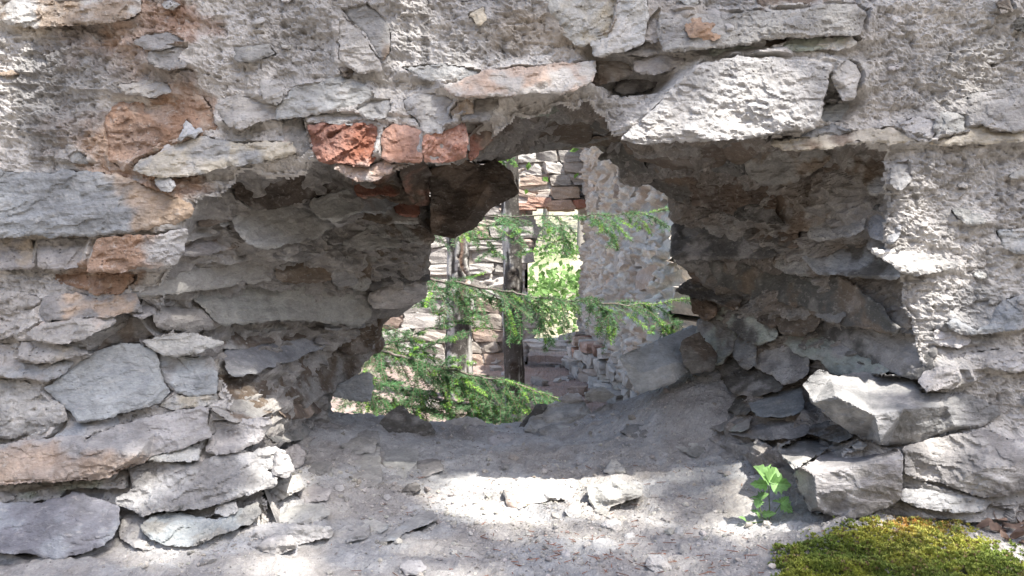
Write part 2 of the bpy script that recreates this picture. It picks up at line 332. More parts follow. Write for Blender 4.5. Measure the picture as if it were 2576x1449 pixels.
# ------------------------------------------------------------------ stones of the wall, traced one by one
# (tile, outline, options); F = on the face, I = inside the breach
ST = [
 # upper left of the face
 (1,'6,0 104,0 105,9 98,14 70,18 45,18 30,20 5,17 0,12 0,0', dict(c1='TN',c2='W',h0=.014,rough=1.6,lime=.3,mat='R')),
 (1,'88,77 110,78 150,72 157,80 162,95 155,98 150,102 140,90 137,94 136,102 122,110 100,122 92,128 82,118 80,100 78,88', dict(c1='OR',c2='TN',h0=.006,rough=1.2,lime=.25,mat='R',label='large orange brown stone set in pale mortar')),
 (1,'138,88 145,97 150,97 145,103 138,101 134,104 137,96', dict(c1='BL',h0=.016,bw=.004,bevel=.003)),
 (1,'122,108 131,107 126,113 119,113', dict(c1='W',h0=.016,bw=.004,bevel=.003)),
 (1,'112,40 120,37 142,34 143,37 137,42 138,50 127,52 115,50 110,44', dict(c1='G',c2='BR',h0=.03,rough=1.6)),
 (1,'110,26 125,24 140,32 120,36 108,36 100,31', dict(c1='G',c2='BR',h0=.012)),
 (1,'88,64 110,60 125,62 128,68 115,72 95,70', dict(c1='GL',h0=.010)),
 (1,'162,78 175,72 200,73 207,80 206,88 190,92 178,96 168,92 163,84', dict(c1='GL',c2='G',h0=.012)),
 (1,'219,65 257,57 275,66 279,72 270,78 240,85 220,87 206,89 207,80 214,72', dict(c1='GL',h0=.016,lime=.4)),
 (1,'158,103 170,106 218,106 221,114 205,119 170,124 145,130 130,131 110,129 98,127 104,120 120,113 135,107 148,101', dict(c1='GL',c2='YL',h0=.022,lime=.35)),
 (1,'52,117 58,112 66,117 65,122 55,121', dict(c1='G',h0=.012)),
 (1,'175,36 200,34 205,40 185,46 176,44', dict(c1='G',c2='YL',h0=.004)),
 (1,'115,134 125,133 131,138 128,142 118,140', dict(c1='W',h0=.03)),
 (1,'194,60 207,62 210,74 204,78 197,73', dict(c1='W',h0=.02,mat='R')),
 # left side of the face
 (4,'0,-14 40,-13 45,-15 75,-13 88,-11 105,-5 125,3 140,9 145,13 143,18 130,25 105,29 85,31 65,33 45,33 20,33 0,34 -30,34 -30,-14', dict(c1='GB',c2='TN',split=(310,440,345,620),h0=.022,keys='60,8,8 110,12,10 20,25,4',lime=.12,label='long blue grey stone slab turning tan at its right end')),
 (4,'72,36 95,34 115,33 130,30 138,30 139,33 136,46 130,54 115,56 90,60 66,60 70,48', dict(c1='W',c2='OR',split=(385,700,395,560),h0=.045,thick=.12,rough=1.3,keys='90,45,8 125,42,10 80,57,6',lime=.1,mat='R',label='tan stone with a whitewashed right end')),
 (4,'38,63 65,61 100,62 99,66 90,76 70,77 60,72 45,68', dict(c1='OR',c2='TN',h0=.004,rough=1.5,mat='R')),
 (4,'32,80 60,77 75,82 102,75 105,85 106,90 88,91 80,93 50,96 35,97 30,90', dict(c1='G',c2='TN',h0=.022,blot=-.1)),
 (4,'33,98 50,96 82,93 86,97 80,101 60,110 46,114 36,112 25,110 20,107', dict(c1='GL',c2='PK',split=(100,812,290,790),h0=.035,keys='50,100,10 70,98,8')),
 (4,'17,111 40,113 55,118 66,121 45,126 25,127 15,123 14,117', dict(c1='W',c2='YL',h0=.03,mat='R')),
 (4,'0,75 29,79 32,84 25,90 22,97 18,105 0,110 -20,110 -20,75', dict(c1='W',c2='GL',h0=.018,rough=2,mat='R')),
 (4,'0,36 24,36 25,57 0,58 -20,58 -20,36', dict(c1='GL',c2='YL',h0=.008,mat='R',lime=.5)),
 (4,'27,36 66,35 64,52 57,56 48,58 28,57', dict(c1='GL',h0=.012,mat='R',lime=.5)),
 (4,'40,142 52,135 60,127 75,118 88,114 103,114 116,121 118,132 121,143 128,150 118,157 105,162 85,168 70,171 58,171 50,160 40,153 33,147', dict(c1='BL',c2='GB',h0=.006,keys='80,140,10 100,150,14 60,150,6',rough=.6,lime=.15,label='large pale blue grey slab leaning back in the left jamb')),
 (4,'118,121 140,125 158,124 162,134 161,150 145,152 132,150 123,143 119,132', dict(c1='BL',c2='G',h0=.000,rough=.7,lime=.3)),
 (4,'0,114 13,118 13,124 20,128 40,129 55,127 48,135 35,143 20,140 0,138 -20,138 -20,114', dict(c1='W',c2='BL',h0=.012,mat='R')),
 (4,'0,140 20,142 32,150 46,160 50,170 30,180 10,184 0,184 -20,184 -20,140', dict(c1='GL',c2='W',h0=.014,mat='R',rough=1.5)),
 (4,'105,112 120,108 140,107 158,111 167,113 160,117 140,122 125,122 110,117', dict(c1='W',c2='GL',h0=.012,thick=.05)),
 (4,'88,91 106,90 117,96 120,103 115,108 100,113 85,114 70,120 62,121 75,112 85,100', dict(c1='G',c2='BR',h0=-.03,rough=.7)),
 # left jamb, inside
 (4,'118,86,-25 123,82,-70 130,84,-60 142,79,-80 150,86,-35 156,95,2 164,98,-4 150,101,6 143,105,4 130,101,4 119,99,0 116,94,-6', dict(layer='I',c1='GL',h0=.045,thick=.15,keys='128,93,2 142,97,8',rough=.6,bed=15)),
 (4,'145,78 165,75 190,72 207,69 230,71 252,72 271,71 274,92 267,99 249,97 225,95 207,94 192,95 172,98 165,98 158,90 151,84', dict(layer='I',c1='GL',c2='G',h0=.03,thick=.15,keys='170,85,12 220,84,8 255,86,10',rough=.6,bed=-4)),
 (4,'150,101 170,100 200,96 240,99 225,107 195,112 180,116 166,115 152,108', dict(layer='I',c1='BR',c2='GL',h0=.0)),
 (4,'170,118 195,112 225,108 255,104 262,106 225,121 205,128 190,133 177,137 171,134 169,125', dict(layer='I',c1='GB',h0=.03,thick=.12,keys='195,122,15 225,114,10',rough=.6,bed=22)),
 (4,'162,140 190,135 215,128 240,118 265,106 282,101 284,115 268,128 262,142 240,150 225,160 200,168 172,168 160,158', dict(layer='I',c1='BR',c2='G',h0=.02,rough=1.6,bed=22,mat='R',blot=.15)),
 (4,'175,22 190,15 232,8 245,5 257,2 265,5 268,12 250,24 235,32 215,38 200,41 185,38 178,30', dict(layer='I',c1='GL',c2='G',h0=.03,thick=.14,keys='200,26,10 240,14,18 225,28,6',rough=.7,bed=18)),
 (4,'233,9 245,5 257,2 265,5 268,12 250,21 240,18', dict(layer='I',c1='GL',h0=.066,thick=.05,rough=.8)),
 (4,'106,64 130,56 150,48 170,42 200,44 204,50 207,60 200,65 180,67 150,72 120,75 104,78 100,72', dict(layer='I',c1='GL',c2='G',h0=.02,rough=.6)),
 (4,'208,42 215,43 240,46 247,46 249,62 240,66 225,66 209,64 205,52', dict(layer='I',c1='BR',h0=.005,rough=.8)),
 (4,'249,45 268,45 263,69 251,68', dict(layer='I',c1='G',h0=.02,rough=.8)),
 (4,'135,30 170,22 176,30 184,39 168,42 148,46 138,46', dict(layer='I',c1='G',c2='BR',h0=-.005,rough=.8)),
 (4,'150,8 175,0 195,2 185,14 170,20 150,26', dict(layer='I',c1='BR',h0=-.01)),
 (4,'175,-6 205,-18 235,-15 250,-2 225,7 195,12 178,4', dict(layer='I',c1='DK',h0=.0)),
 # pier at the back of the left jamb
 (5,'45,8 56,11 57,17 50,17 44,13', dict(layer='I',c1='BK',h0=.035,mat='B',bw=.005,bevel=.004,lime=.1,name='brick')),
 (5,'17,4 43,8 44,14 50,18 57,19 57,23 32,21 18,18', dict(layer='I',c1='BR',c2='GL',h0=.02)),
 (5,'0,5 15,5 16,18 10,22 0,24 -6,22 -6,7', dict(layer='I',c1='GL',h0=.03)),
 (5,'24,54 28,51 40,51 56,55 65,59 65,65 45,66 35,69 24,72', dict(layer='I',c1='GD',h0=.005)),
 (5,'24,80 32,71 45,68 64,73 63,78 50,83 40,85 28,85 24,82', dict(layer='I',c1='W',h0=.03,thick=.1,keys='34,76,20 50,74,18',lime=.3)),
 (5,'59,14 66,14 67,36 60,38 32,33 22,25 34,22 58,24', dict(layer='I',c1='GL',c2='BR',h0=.02,mat='R')),
 (5,'17,39 60,39 66,56 56,53 40,49 27,49 22,55 19,72 11,71 13,56 15,45', dict(layer='I',c1='GL',c2='BR',h0=.025,mat='R')),
 (5,'0,38 14,38 11,70 0,71', dict(layer='I',c1='G',c2='BR',h0=.01)),
 (5,'0,101 12,102 21,98 24,88 30,88 46,84 30,98 28,108 20,118 8,120 0,116', dict(layer='I',c1='BR',h0=.0,mat='R',rough=2)),
 (5,'14,-14 40,-15 42,-6 56,2 56,8 45,6 16,2 12,-6', dict(layer='I',c1='BR',c2='BP',h0=.01)),
 (5,'45,-22 62,-24 66,-10 66,10 58,8 50,-4', dict(layer='I',c1='BR',c2='BP',h0=.02)),
 (0,'1079,425 1160,400 1212,416 1245,400 1285,432 1305,484 1232,530 1192,576 1140,600 1086,588', dict(D0=1.97,c1='DK',c2='BR',h0=.0,thick=.14,keys='1150,470,5 1222,470,75 1180,548,60 1110,560,25 1260,480,50',rough=1.1,grow=0,jag=4,ov=0.,lime=.0,label='dark brown boulder hanging at the top left of the hole')),
 # bricks and stones over the hole
 (2,'-24,93 -12,91 25,92 29,100 29,113 25,120 22,124 -5,121 -15,118 -20,110', dict(c1='BK',c2='BP',h0=.03,thick=.12,rough=2.2,mat='B',bed=35,lime=.32,name='brick',blot=-.2,label='leftmost broken red brick above the hole')),
 (2,'34,97 40,93 55,95 62,99 62,108 61,121 38,121 32,117 32,106', dict(c1='BP',c2='W',h0=.034,thick=.12,rough=1,mat='B',lime=.75,name='brick',label='red brick crusted with pale mortar')),
 (2,'63,100 78,98 92,91 95,105 95,117 85,120 63,121 63,109', dict(c1='BK',c2='BP',h0=.038,thick=.12,rough=2.2,mat='B',bed=35,lime=.32,name='brick',blot=-.1)),
 (2,'93,90 112,89 115,100 105,112 98,120 96,117 96,103', dict(c1='BK',c2='BR',h0=.0,thick=.1,mat='B',rough=1.2,lime=.05,name='brick',keys='104,100,-20',ph=1)),
 (2,'-26,85 0,84 18,86 30,92 25,93 -10,91 -25,92', dict(c1='GL',h0=.018)),
 (2,'-45,85 -28,84 -26,93 -24,100 -20,112 -30,116 -42,112 -40,98', dict(c1='G',c2='PK',h0=.006,mat='R')),
 (2,'0,123 22,124 35,119 42,123 36,130 25,135 15,135 5,130 -4,125', dict(c1='GL',c2='PK',h0=.03,thick=.1,mat='R')),
 (2,'13,139 40,137 42,143 15,145', dict(layer='I',c1='BK',c2='BR',h0=.03,mat='B',lime=.1,name='brick')),
 (2,'1,6 20,2 28,8 35,18 38,26 37,38 33,45 27,38 20,25 8,14', dict(c1='G',c2='BR',h0=.004,thick=.04,rough=.6,lime=.1)),
 (2,'180,-4 228,-4 229,15 226,32 215,36 195,42 190,40 188,32 200,28 205,18 208,0', dict(c1='W',c2='GL',h0=.024,bed=25,lime=.4)),
 (2,'150,-4 206,-4 203,17 199,27 187,31 180,34 168,26 160,12', dict(c1='W',c2='YL',h0=.018,bed=30,lime=.3,mat='R')),
 (2,'78,64 90,60 110,53 150,50 190,46 191,53 188,61 175,68 140,69 110,72 95,71 85,70', dict(c1='PK',c2='GL',h0=.035,thick=.1,keys='110,63,8 150,60,12 175,55,8',rough=.8,lime=.3,blot=-.1,label='long pinkish stone over the middle of the hole')),
 (2,'48,75 60,70 80,72 85,76 80,82 85,90 75,98 62,99 58,90 50,82', dict(c1='GL',c2='G',h0=.022)),
 (2,'13,82 25,74 37,74 39,82 35,88 20,88', dict(c1='GL',h0=.018)),
 (2,'83,83 88,77 95,75 100,78 100,84 90,86 84,87', dict(c1='TN',h0=.018,bw=.006)),
 (2,'99,84 101,73 118,74 118,79 112,86 110,90 92,90 91,87', dict(c1='G',c2='GL',h0=.02)),
 (2,'46,50 75,48 105,54 100,60 80,61 60,58', dict(c1='GL',c2='W',h0=.016,mat='R',lime=.5)),
 (2,'98,10 107,5 109,14 104,18 96,12', dict(c1='YL',h0=.012)),
 (2,'0,10 8,16 18,27 30,46 30,52 15,54 0,44', dict(c1='W',h0=.014,mat='R')),
 (2,'0,51 10,50 9,56 3,57', dict(c1='DK',h0=.014,bw=.004)),
 # lintel recess
 (2,'191,41 210,40 220,45 218,55 205,60 190,65 188,60 192,50', dict(c1='BR',c2='G',h0=-.03)),
 (2,'220,44 240,40 257,45 250,50 238,55 225,55 220,52', dict(c1='GL',c2='G',h0=.006)),
 (2,'206,60 225,56 240,57 236,65 215,70 206,68', dict(c1='GD',h0=-.05)),
 (2,'170,70 195,65 206,70 210,80 195,86 172,83', dict(layer='I',c1='BR',h0=.01)),
 (2,'120,75 172,72 174,78 150,84 125,86 115,82', dict(layer='I',c1='GN',c2='BR',h0=.03)),
 (2,'195,86 210,81 222,74 226,80 212,92 196,98 188,95', dict(layer='I',c1='BR',c2='GD',h0=.01)),
 (2,'120,88 150,85 172,85 188,95 186,104 150,104 128,98', dict(layer='I',c1='BR',c2='DK',h0=.02,rough=1.5)),
 (2,'230,15 238,8 239,25 236,30 228,30', dict(c1='G',h0=.006)),
 (2,'223,32 236,31 240,38 225,42 212,40', dict(c1='G',c2='GL',h0=.0)),
 # upper right
 (3,'-14,9 0,11 40,11 80,8 110,4 130,4 138,10 134,25 110,26 80,27 50,33 20,36 -10,38 -14,25', dict(c1='GL',c2='G',h0=.035,thick=.1,keys='20,22,6 70,18,10 110,15,6',lime=.4,mat='R')),
 (3,'4,17 14,14 26,18 31,28 20,31 8,27', dict(c1='OR',c2='YL',h0=.046,thick=.04,bevel=.006,bw=.02,lime=.5,jag=8,mat='R')),
 (3,'20,36 45,34 65,36 66,40 45,44 35,47 22,45', dict(c1='GN',c2='GL',h0=.012)),
 (3,'85,30 100,29 128,29 132,32 125,36 100,36 80,38 72,38', dict(c1='GN',c2='W',h0=.02)),
 (3,'66,28 80,27 80,32 68,37 62,34', dict(c1='BR',h0=.0)),
 (3,'-44,104 -20,83 -2,64 15,49 42,44 86,44 113,49 112,56 104,89 101,96 75,98 57,102 15,105 -26,107', dict(c1='W',c2='GL',h0=.05,thick=.16,keys='20,70,10 60,60,14 80,80,12 0,95,6',lime=.5,mat='R',bed=-10,rough=1.1,label='big whitish slab forming the lintel right of the middle')),
 (3,'113,58 116,52 124,45 130,48 135,56 132,66 130,72 123,74 118,65', dict(c1='GL',h0=.028,lime=.4)),
 (3,'107,68 112,64 118,68 122,75 108,76', dict(c1='G',h0=-.02)),
 (3,'108,78 130,76 124,84 122,90 104,91', dict(c1='GB',h0=-.03)),
 (3,'100,96 115,93 128,97 118,101 100,104 86,103', dict(c1='GB',c2='GD',h0=.01)),
 (3,'70,107 100,103 130,98 158,95 164,98 178,105 186,108 165,106 130,105 110,111 80,111', dict(c1='YL',c2='BR',h0=.02,thick=.12,blot=-.1)),
 (3,'186,107 190,104 213,100 213,95 230,94 230,99 257,99 270,99 270,104 257,104 230,106 200,109', dict(c1='YL',c2='GL',h0=.02)),
 (3,'60,-4 125,-4 118,3 90,3 85,5 60,8', dict(c1='BR',c2='GL',h0=.006)),
 (3,'164,92 175,88 190,90 190,101 184,105 170,100', dict(c1='W',h0=.022,mat='R')),
 (3,'195,84 213,86 212,98 192,102 190,96', dict(c1='GL',h0=.018,mat='R',lime=.5)),
 (3,'216,70 257,66 275,66 275,92 250,98 230,94 214,84', dict(c1='GL',h0=.016,mat='R',lime=.4,rough=.7)),
 (3,'236,2 246,0 248,8 240,10', dict(c1='DK',h0=.02,bw=.004)),
 (3,'252,14 262,12 262,24 251,22', dict(c1='GD',c2='GN',h0=.01)),
 # right jamb, inside
 (3,'50,115 75,113 105,112 112,118 95,128 82,135 60,134 53,128 50,122', dict(layer='I',c1='G',c2='BR',h0=.04,blot=-.1)),
 (3,'-40,108 0,106 30,104 33,112 32,120 10,125 -10,122 -30,116', dict(layer='I',c1='BR',c2='GD',h0=.02)),
 (3,'34,105 55,105 57,113 45,120 36,115', dict(layer='I',c1='BR',h0=.02)),
 (3,'112,112 155,108 170,112 172,117 158,119 157,140 145,143 138,132 122,124 110,128 106,120', dict(layer='I',c1='BR',c2='G',h0=.01)),
 (3,'70,138 100,128 120,126 136,134 142,145 125,156 100,168 80,172 74,155', dict(layer='I',c1='BR',c2='G',h0=.0,rough=.8)),
 (3,'10,128 45,122 50,132 65,138 70,155 40,158 10,150', dict(layer='I',c1='BR',c2='DK',h0=.0,rough=1.3)),
 (6,'-5,26 20,25 45,32 60,42 70,45 72,47 68,49 45,49 15,49 -4,49', dict(layer='I',c1='GD',c2='G',h0=.03,thick=.14,rough=.6)),
 (6,'90,43 105,45 118,41 142,41 150,48 160,55 163,58 162,63 150,63 120,62 105,60 97,53', dict(layer='I',c1='GD',c2='GB',h0=.03,thick=.14,keys='120,52,12 145,55,10',rough=.5,bed=-20)),
 (6,'100,28 110,20 130,13 137,18 135,28 125,32 105,35 98,33', dict(layer='I',c1='GL',h0=.03,mat='R',rough=1.5)),
 (6,'145,20 158,8 163,18 163,33 158,38 150,34 144,32', dict(layer='I',c1='GB',h0=.03)),
 (6,'142,37 150,35 160,39 165,43 150,43 141,42', dict(layer='I',c1='G',h0=.03)),
 (6,'20,52 35,55 60,60 72,60 110,62 125,68 140,80 150,88 155,98 163,104 150,103 125,98 105,88 90,84 75,80 55,76 45,72 32,68 28,60', dict(layer='I',c1='GD',c2='BR',h0=.03,keys='60,68,10 100,74,12 130,88,10',rough=.6,bed=-28)),
 (6,'75,88 85,84 97,87 103,95 100,103 90,106 78,104 73,97', dict(layer='I',c1='BR',c2='G',h0=.03,rough=.8)),
 (6,'102,101 112,96 125,98 150,106 168,105 182,108 190,118 187,130 177,139 160,134 140,122 120,112 106,108', dict(layer='I',c1='GD',c2='G',h0=.03,keys='130,108,10 165,120,12',rough=.5,bed=-25)),
 (6,'78,110 95,106 110,112 130,118 150,128 155,134 130,137 113,134 108,125 98,124 88,118', dict(layer='I',c1='GN',c2='G',h0=.03,keys='110,120,15',lime=.4,bed=-25)),
 (6,'55,118 70,112 85,117 94,125 94,134 85,142 78,143 70,135 58,130', dict(layer='I',c1='G',c2='GL',h0=.03,keys='75,125,25',mat='R')),
 (6,'40,110 48,106 55,115 55,128 50,132 43,122', dict(layer='I',c1='BR',c2='G',h0=.04)),
 (6,'16,98 25,92 40,105 38,118 30,128 22,130 16,112', dict(layer='I',c1='G',c2='GN',h0=.03,keys='27,108,20')),
 (6,'26,86 36,83 50,88 68,100 72,108 60,112 45,105 38,100 28,92', dict(layer='I',c1='GD',c2='GN',h0=.03)),
 (6,'38,72 50,76 57,79 75,82 72,90 70,100 55,92 40,84 36,78', dict(layer='I',c1='BR',c2='DK',h0=.0,rough=1.6)),
 (6,'10,78 20,76 26,80 25,92 20,95 12,90 10,84', dict(layer='I',c1='BR',c2='TN',h0=.03,thick=.1)),
 (6,'73,49 90,46 98,55 105,61 80,59 72,56', dict(layer='I',c1='GL',c2='BR',h0=.03,mat='R')),
 (6,'110,64 130,63 165,64 176,66 176,80 174,100 165,103 156,96 142,80 126,68', dict(layer='I',c1='YL',c2='BR',h0=.005,mat='R',rough=.8,blot=.1)),
 (6,'28,131 40,120 44,124 50,134 58,132 68,138 76,146 60,150 40,150', dict(layer='I',c1='GD',c2='G',h0=.04)),
 (6,'0,136 22,133 30,140 26,152 8,158 -6,152', dict(layer='I',c1='GB',c2='GD',h0=.03)),
 (9,'55,4 78,0 90,6 90,20 75,25 60,24 53,14', dict(layer='I',c1='GB',c2='G',h0=.03,keys='72,12,15',rough=.7)),
 (9,'32,8 50,2 55,16 48,22 35,20', dict(layer='I',c1='GD',c2='BR',h0=.03)),
 (9,'12,18 30,12 36,20 52,24 50,34 30,34 14,28', dict(layer='I',c1='G',c2='GN',h0=.03)),
 (9,'28,32 50,26 66,27 74,36 70,41 52,40 36,37', dict(layer='I',c1='G',h0=.03,bed=-15,rough=1.3)),
 (9,'66,26 90,23 94,36 80,40 73,40', dict(layer='I',c1='G',c2='GL',h0=.03)),
 (9,'90,18 97,15 115,30 128,39 118,44 105,40 96,36', dict(layer='I',c1='G',c2='BR',h0=.03,mat='R',rough=1.6)),
 # right face
 (6,'143,44 165,45 185,48 208,55 195,60 180,63 170,62 162,57', dict(c1='GL',c2='W',h0=.012,lime=.4)),
 (6,'197,98 206,97 222,104 232,98 240,82 257,78 275,78 275,100 240,103 225,107 210,105', dict(c1='GB',c2='G',h0=.018,lime=.4)),
 (6,'179,141 185,135 195,132 208,133 210,140 200,146 186,148', dict(c1='W',c2='GL',h0=.045,mat='R')),
 (6,'190,104 208,106 218,112 205,116 195,115', dict(c1='W',h0=.016,mat='R')),
 (6,'207,122 240,118 257,122 275,122 275,132 250,134 225,130', dict(c1='W',c2='GL',h0=.016,mat='R',lime=.5)),
 (6,'205,14 218,16 228,22 220,26 208,20', dict(c1='GL',h0=.010,mat='R')),
 (6,'160,-20 170,-22 172,-8 165,0 158,-6', dict(c1='GL',h0=.012)),
 (6,'238,30 257,28 275,28 275,46 250,46 240,40', dict(c1='BL',c2='W',h0=.010,lime=.4)),
 (9,'92,2 104,-8,-60 113,-4,-70 135,-6,-110 176,-3,-60 180,8 195,9 213,10 235,18 240,25 225,33 205,37 185,42 170,46 155,48 148,46 140,42 128,38 115,28 100,15',
   dict(c1=(.24,.235,.23),c2='G',h0=.008,thick=.2,keys='117,11,45 146,25,75 168,20,70 150,45,75 200,18,20 205,33,25',rough=.8,lime=.3,label='large wedge shaped stone jutting from the foot of the right jamb')),
 (9,'168,50 185,44 205,40 228,36 245,44 257,42 275,42 275,78 257,80 240,86 225,85 200,77 180,72 168,68', dict(c1='G',c2='GL',h0=.03,thick=.12,keys='190,58,10 230,64,45 250,62,45 215,80,10 180,70,-20',bed=-18,lime=.35)),
 (9,'168,80 190,79 205,82 222,87 233,88 226,96 200,97 175,92 166,88', dict(c1='G',c2='GL',h0=.03,lime=.25)),
 # lower left of the face
 (7,'-20,48 8,47 15,45 40,43 60,41 64,44 70,40 88,34 100,30 130,22 150,19 155,20 155,34 157,41 150,44 140,48 130,50 112,55 105,60 95,63 78,70 70,72 40,74 -20,76',
   dict(c1='GL',c2='TN',split=(34,1115,348,1144),splitsign=-1,h0=.01,thick=.18,keys='0,52,35 30,48,40 64,49,60 90,52,70 103,54,70 125,42,45 150,36,30 115,38,35 20,72,40 70,68,50 95,60,60',rough=1.0,lime=.12,bed=12,label='long brown fronted slab jutting out at the lower left')),
 (7,'-20,77 40,76 75,73 95,66 93,78 75,78 50,80 45,86 30,89 10,90 -20,91', dict(c1='W',c2='GN',h0=.012,mat='R',rough=1.6,lime=.5)),
 (7,'-20,92 30,90 47,86 55,82 80,90 88,94 89,105 85,115 75,122 60,127 40,133 20,128 -20,125', dict(c1=(.25,.25,.265),c2='GB',h0=.02,thick=.12,keys='20,108,30 50,98,40 70,108,30',rough=.7,lime=.08,label='large smooth purplish grey boulder in the lower left corner')),
 (7,'-20,127 20,130 40,135 65,130 80,136 92,150 60,156 -20,156', dict(c1='G',c2='GL',h0=.02,rough=1.3)),
 (7,'96,64 112,58 130,61 148,60 170,53 185,54 200,48 214,52 206,62 196,66 205,70 204,78 190,82 170,88 150,94 125,95 105,99 98,95 92,92 87,89 100,80', dict(c1='G',c2='GL',h0=.02,keys='110,85,10 150,75,20 185,62,20 170,80,16',rough=1.5,bed=24,lime=.2)),
 (7,'105,108 115,100 135,98 160,103 170,100 191,90 193,96 188,105 175,109 160,114 145,122 125,122 112,116', dict(c1='G',c2='GB',h0=.025,keys='130,108,15 165,106,15',rough=1.5,bed=24,lime=.2)),
 (7,'110,57 128,53 140,48 149,51 148,57 140,60 125,59', dict(c1='W',h0=.035,mat='R')),
 (7,'158,30 200,27 202,32 192,44 178,51 162,55 153,52 156,44 160,38', dict(c1='W',c2='GL',h0=.012,rough=1.6,bed=20)),
 (7,'92,100 105,99 112,104 103,110 112,120 118,126 100,122 90,116', dict(c1='W',c2='GL',h0=.014,mat='R')),
 (7,'90,150 84,136 100,122 118,119 128,129 142,136 148,150', dict(c1='GL',c2='YL',h0=.02,lime=.3)),
 (7,'115,136 130,129 160,116 190,108 210,106 245,108 246,115 225,120 197,119 177,126 152,131 130,135', dict(c1='W',c2='GL',h0=.0,rough=1.2,lime=.4,ov=-.02)),
 (7,'150,141 156,131 185,123 220,120 222,130 215,138 200,146 168,150', dict(c1='GL',c2='BL',h0=.01,rough=1.2,lime=.35,ov=.0)),
 (7,'162,93 175,88 177,96 168,101 160,98', dict(c1='W',h0=.03,mat='R')),
 (7,'160,5 190,0 215,4 222,8 208,17 195,24 175,28 163,22 158,12', dict(layer='I',c1='GL',c2='BR',h0=.04,rough=1.6,bed=22)),
 (7,'118,18 130,10 145,12 160,8 162,14 150,17 130,21', dict(c1='W',c2='YL',h0=.008,mat='R')),
 (7,'52,28 66,32 88,25 88,33 72,38 64,42 40,42 48,36', dict(c1='BL',c2='GL',h0=.012)),
 (7,'209,20 215,13 230,10 240,12 238,20 228,26 215,25', dict(layer='I',c1='BR',c2='TN',h0=.03,keys='225,17,30',rough=.7,lime=.05)),
 (7,'200,38 222,30 229,37 215,43 208,44', dict(layer='I',c1='G',h0=.03)),
 (7,'218,50 232,38 257,33 262,42 240,48 230,57', dict(layer='I',c1='GD',c2='G',h0=.03)),
 (7,'205,50 214,55 220,66 212,72 204,68', dict(c1='G',c2='GL',h0=.02)),
]
# ------------------------------------------------------------------ the breached wall
wall = empty('ruined_wall', 'massive near rubble wall of grey stones and white mortar with a ragged hole through it', 'wall', (0, 0.3, 0)); wall['kind'] = 'thing'
def stain_colour(px, py, P, interior=False):
    n1 = fbm(P*7, 31, 4); n2 = fbm(P*28, 32, 4); n3 = fbm(P*np.array([60,60,5.]), 33, 2)
    base = np.array([.62,.595,.565]); gr = np.array([.43,.415,.40])
    t = sst(-.35, .45, n1 + .6*n2)[:,None]
    c = gr*(1-t) + base*t
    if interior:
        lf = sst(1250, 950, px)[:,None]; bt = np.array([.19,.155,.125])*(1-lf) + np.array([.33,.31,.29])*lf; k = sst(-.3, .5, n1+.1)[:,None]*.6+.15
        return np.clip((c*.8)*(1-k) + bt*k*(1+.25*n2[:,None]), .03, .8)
    def blob(cx, cy, rx, ry, colr, amt):
        nonlocal c
        d = np.sqrt(((px-cx)/rx)**2 + ((py-cy)/ry)**2) + .55*n1 + .45*n2
        k = (sst(1.15, .55, d)*amt)[:,None]
        c = c*(1-k) + np.array(colr)*(1+.25*n2[:,None])*k
    for b in [(330,90,190,90,(.44,.27,.17),.75),(480,60,90,60,(.42,.24,.15),.7),(330,330,190,110,(.47,.28,.16),.75),(470,270,90,60,(.42,.25,.15),.6),(380,180,150,50,(.40,.27,.19),.6),
              (250,690,110,40,(.42,.26,.16),.8),(430,470,110,40,(.42,.25,.15),.8),(180,220,200,150,(.29,.285,.28),.75),(420,160,90,50,(.30,.29,.28),.6),(100,620,140,50,(.42,.37,.30),.5),
              (1400,90,140,70,(.46,.38,.29),.5),(1650,60,120,60,(.45,.38,.30),.4),(60,40,90,60,(.55,.47,.36),.6),(1000,470,150,60,(.40,.27,.2),.6),
              (2480,120,140,120,(.40,.385,.36),.6),(2450,780,110,90,(.30,.305,.31),.6),(150,1000,160,120,(.42,.40,.38),.5)]:
        blob(*b)
    # rain streaks of grey silt running down the face
    for cx, w, y0, y1 in [(85,14,280,500),(135,10,60,480),(175,9,330,480),(1070,13,20,250),(1160,8,60,200),(1260,7,70,180),(150,10,600,690),(88,12,600,690),(2280,16,30,120)]:
        k = np.exp(-((px-cx + 5*n2)/w)**2)*sst(y0-20, y0+40, py)*sst(y1+30, y1-30, py)*.75
        c = c*(1-k[:,None]) + np.array([.30,.29,.28])*k[:,None]
    c = c*(1 - .25*sst(.25,.6,n3)[:,None])
    return np.clip(c, .03, .8)
def mortar_relief(P):
    Q = P*np.array([.75,1,1.25])
    h = .008*fbm(Q*4.5, 41, 3) + .0022*ridged(Q*21, 42, 3) - .002
    t = fbm(Q*9+7, 43, 5, .55)*2.2; tf = np.floor(t); fr = t - tf
    h += .0052*(tf + sst(.90, 1.0, fr))                # broken flakes of render in steps
    Q3 = P*np.array([.5,1,1.7]); t3 = fbm(Q3*11+21, 49, 4, .55)*2.0; h += .0045*(np.floor(t3)+sst(.90,1.0,t3-np.floor(t3)))
    t2 = fbm(Q*30+3, 47, 4, .6)*2.0; h += .0024*(np.floor(t2)+sst(.85,1.0,t2-np.floor(t2)))
    pit = noise(P*95, 44); h -= .0055*sst(.22, .5, pit)
    pit2 = noise(P*38, 45); h -= .007*sst(.42, .6, pit2)
    pit3 = noise(P*150, 48); h -= .003*sst(.2, .5, pit3)
    h += .0022*fbm(P*130, 46, 3, .7)
    return h
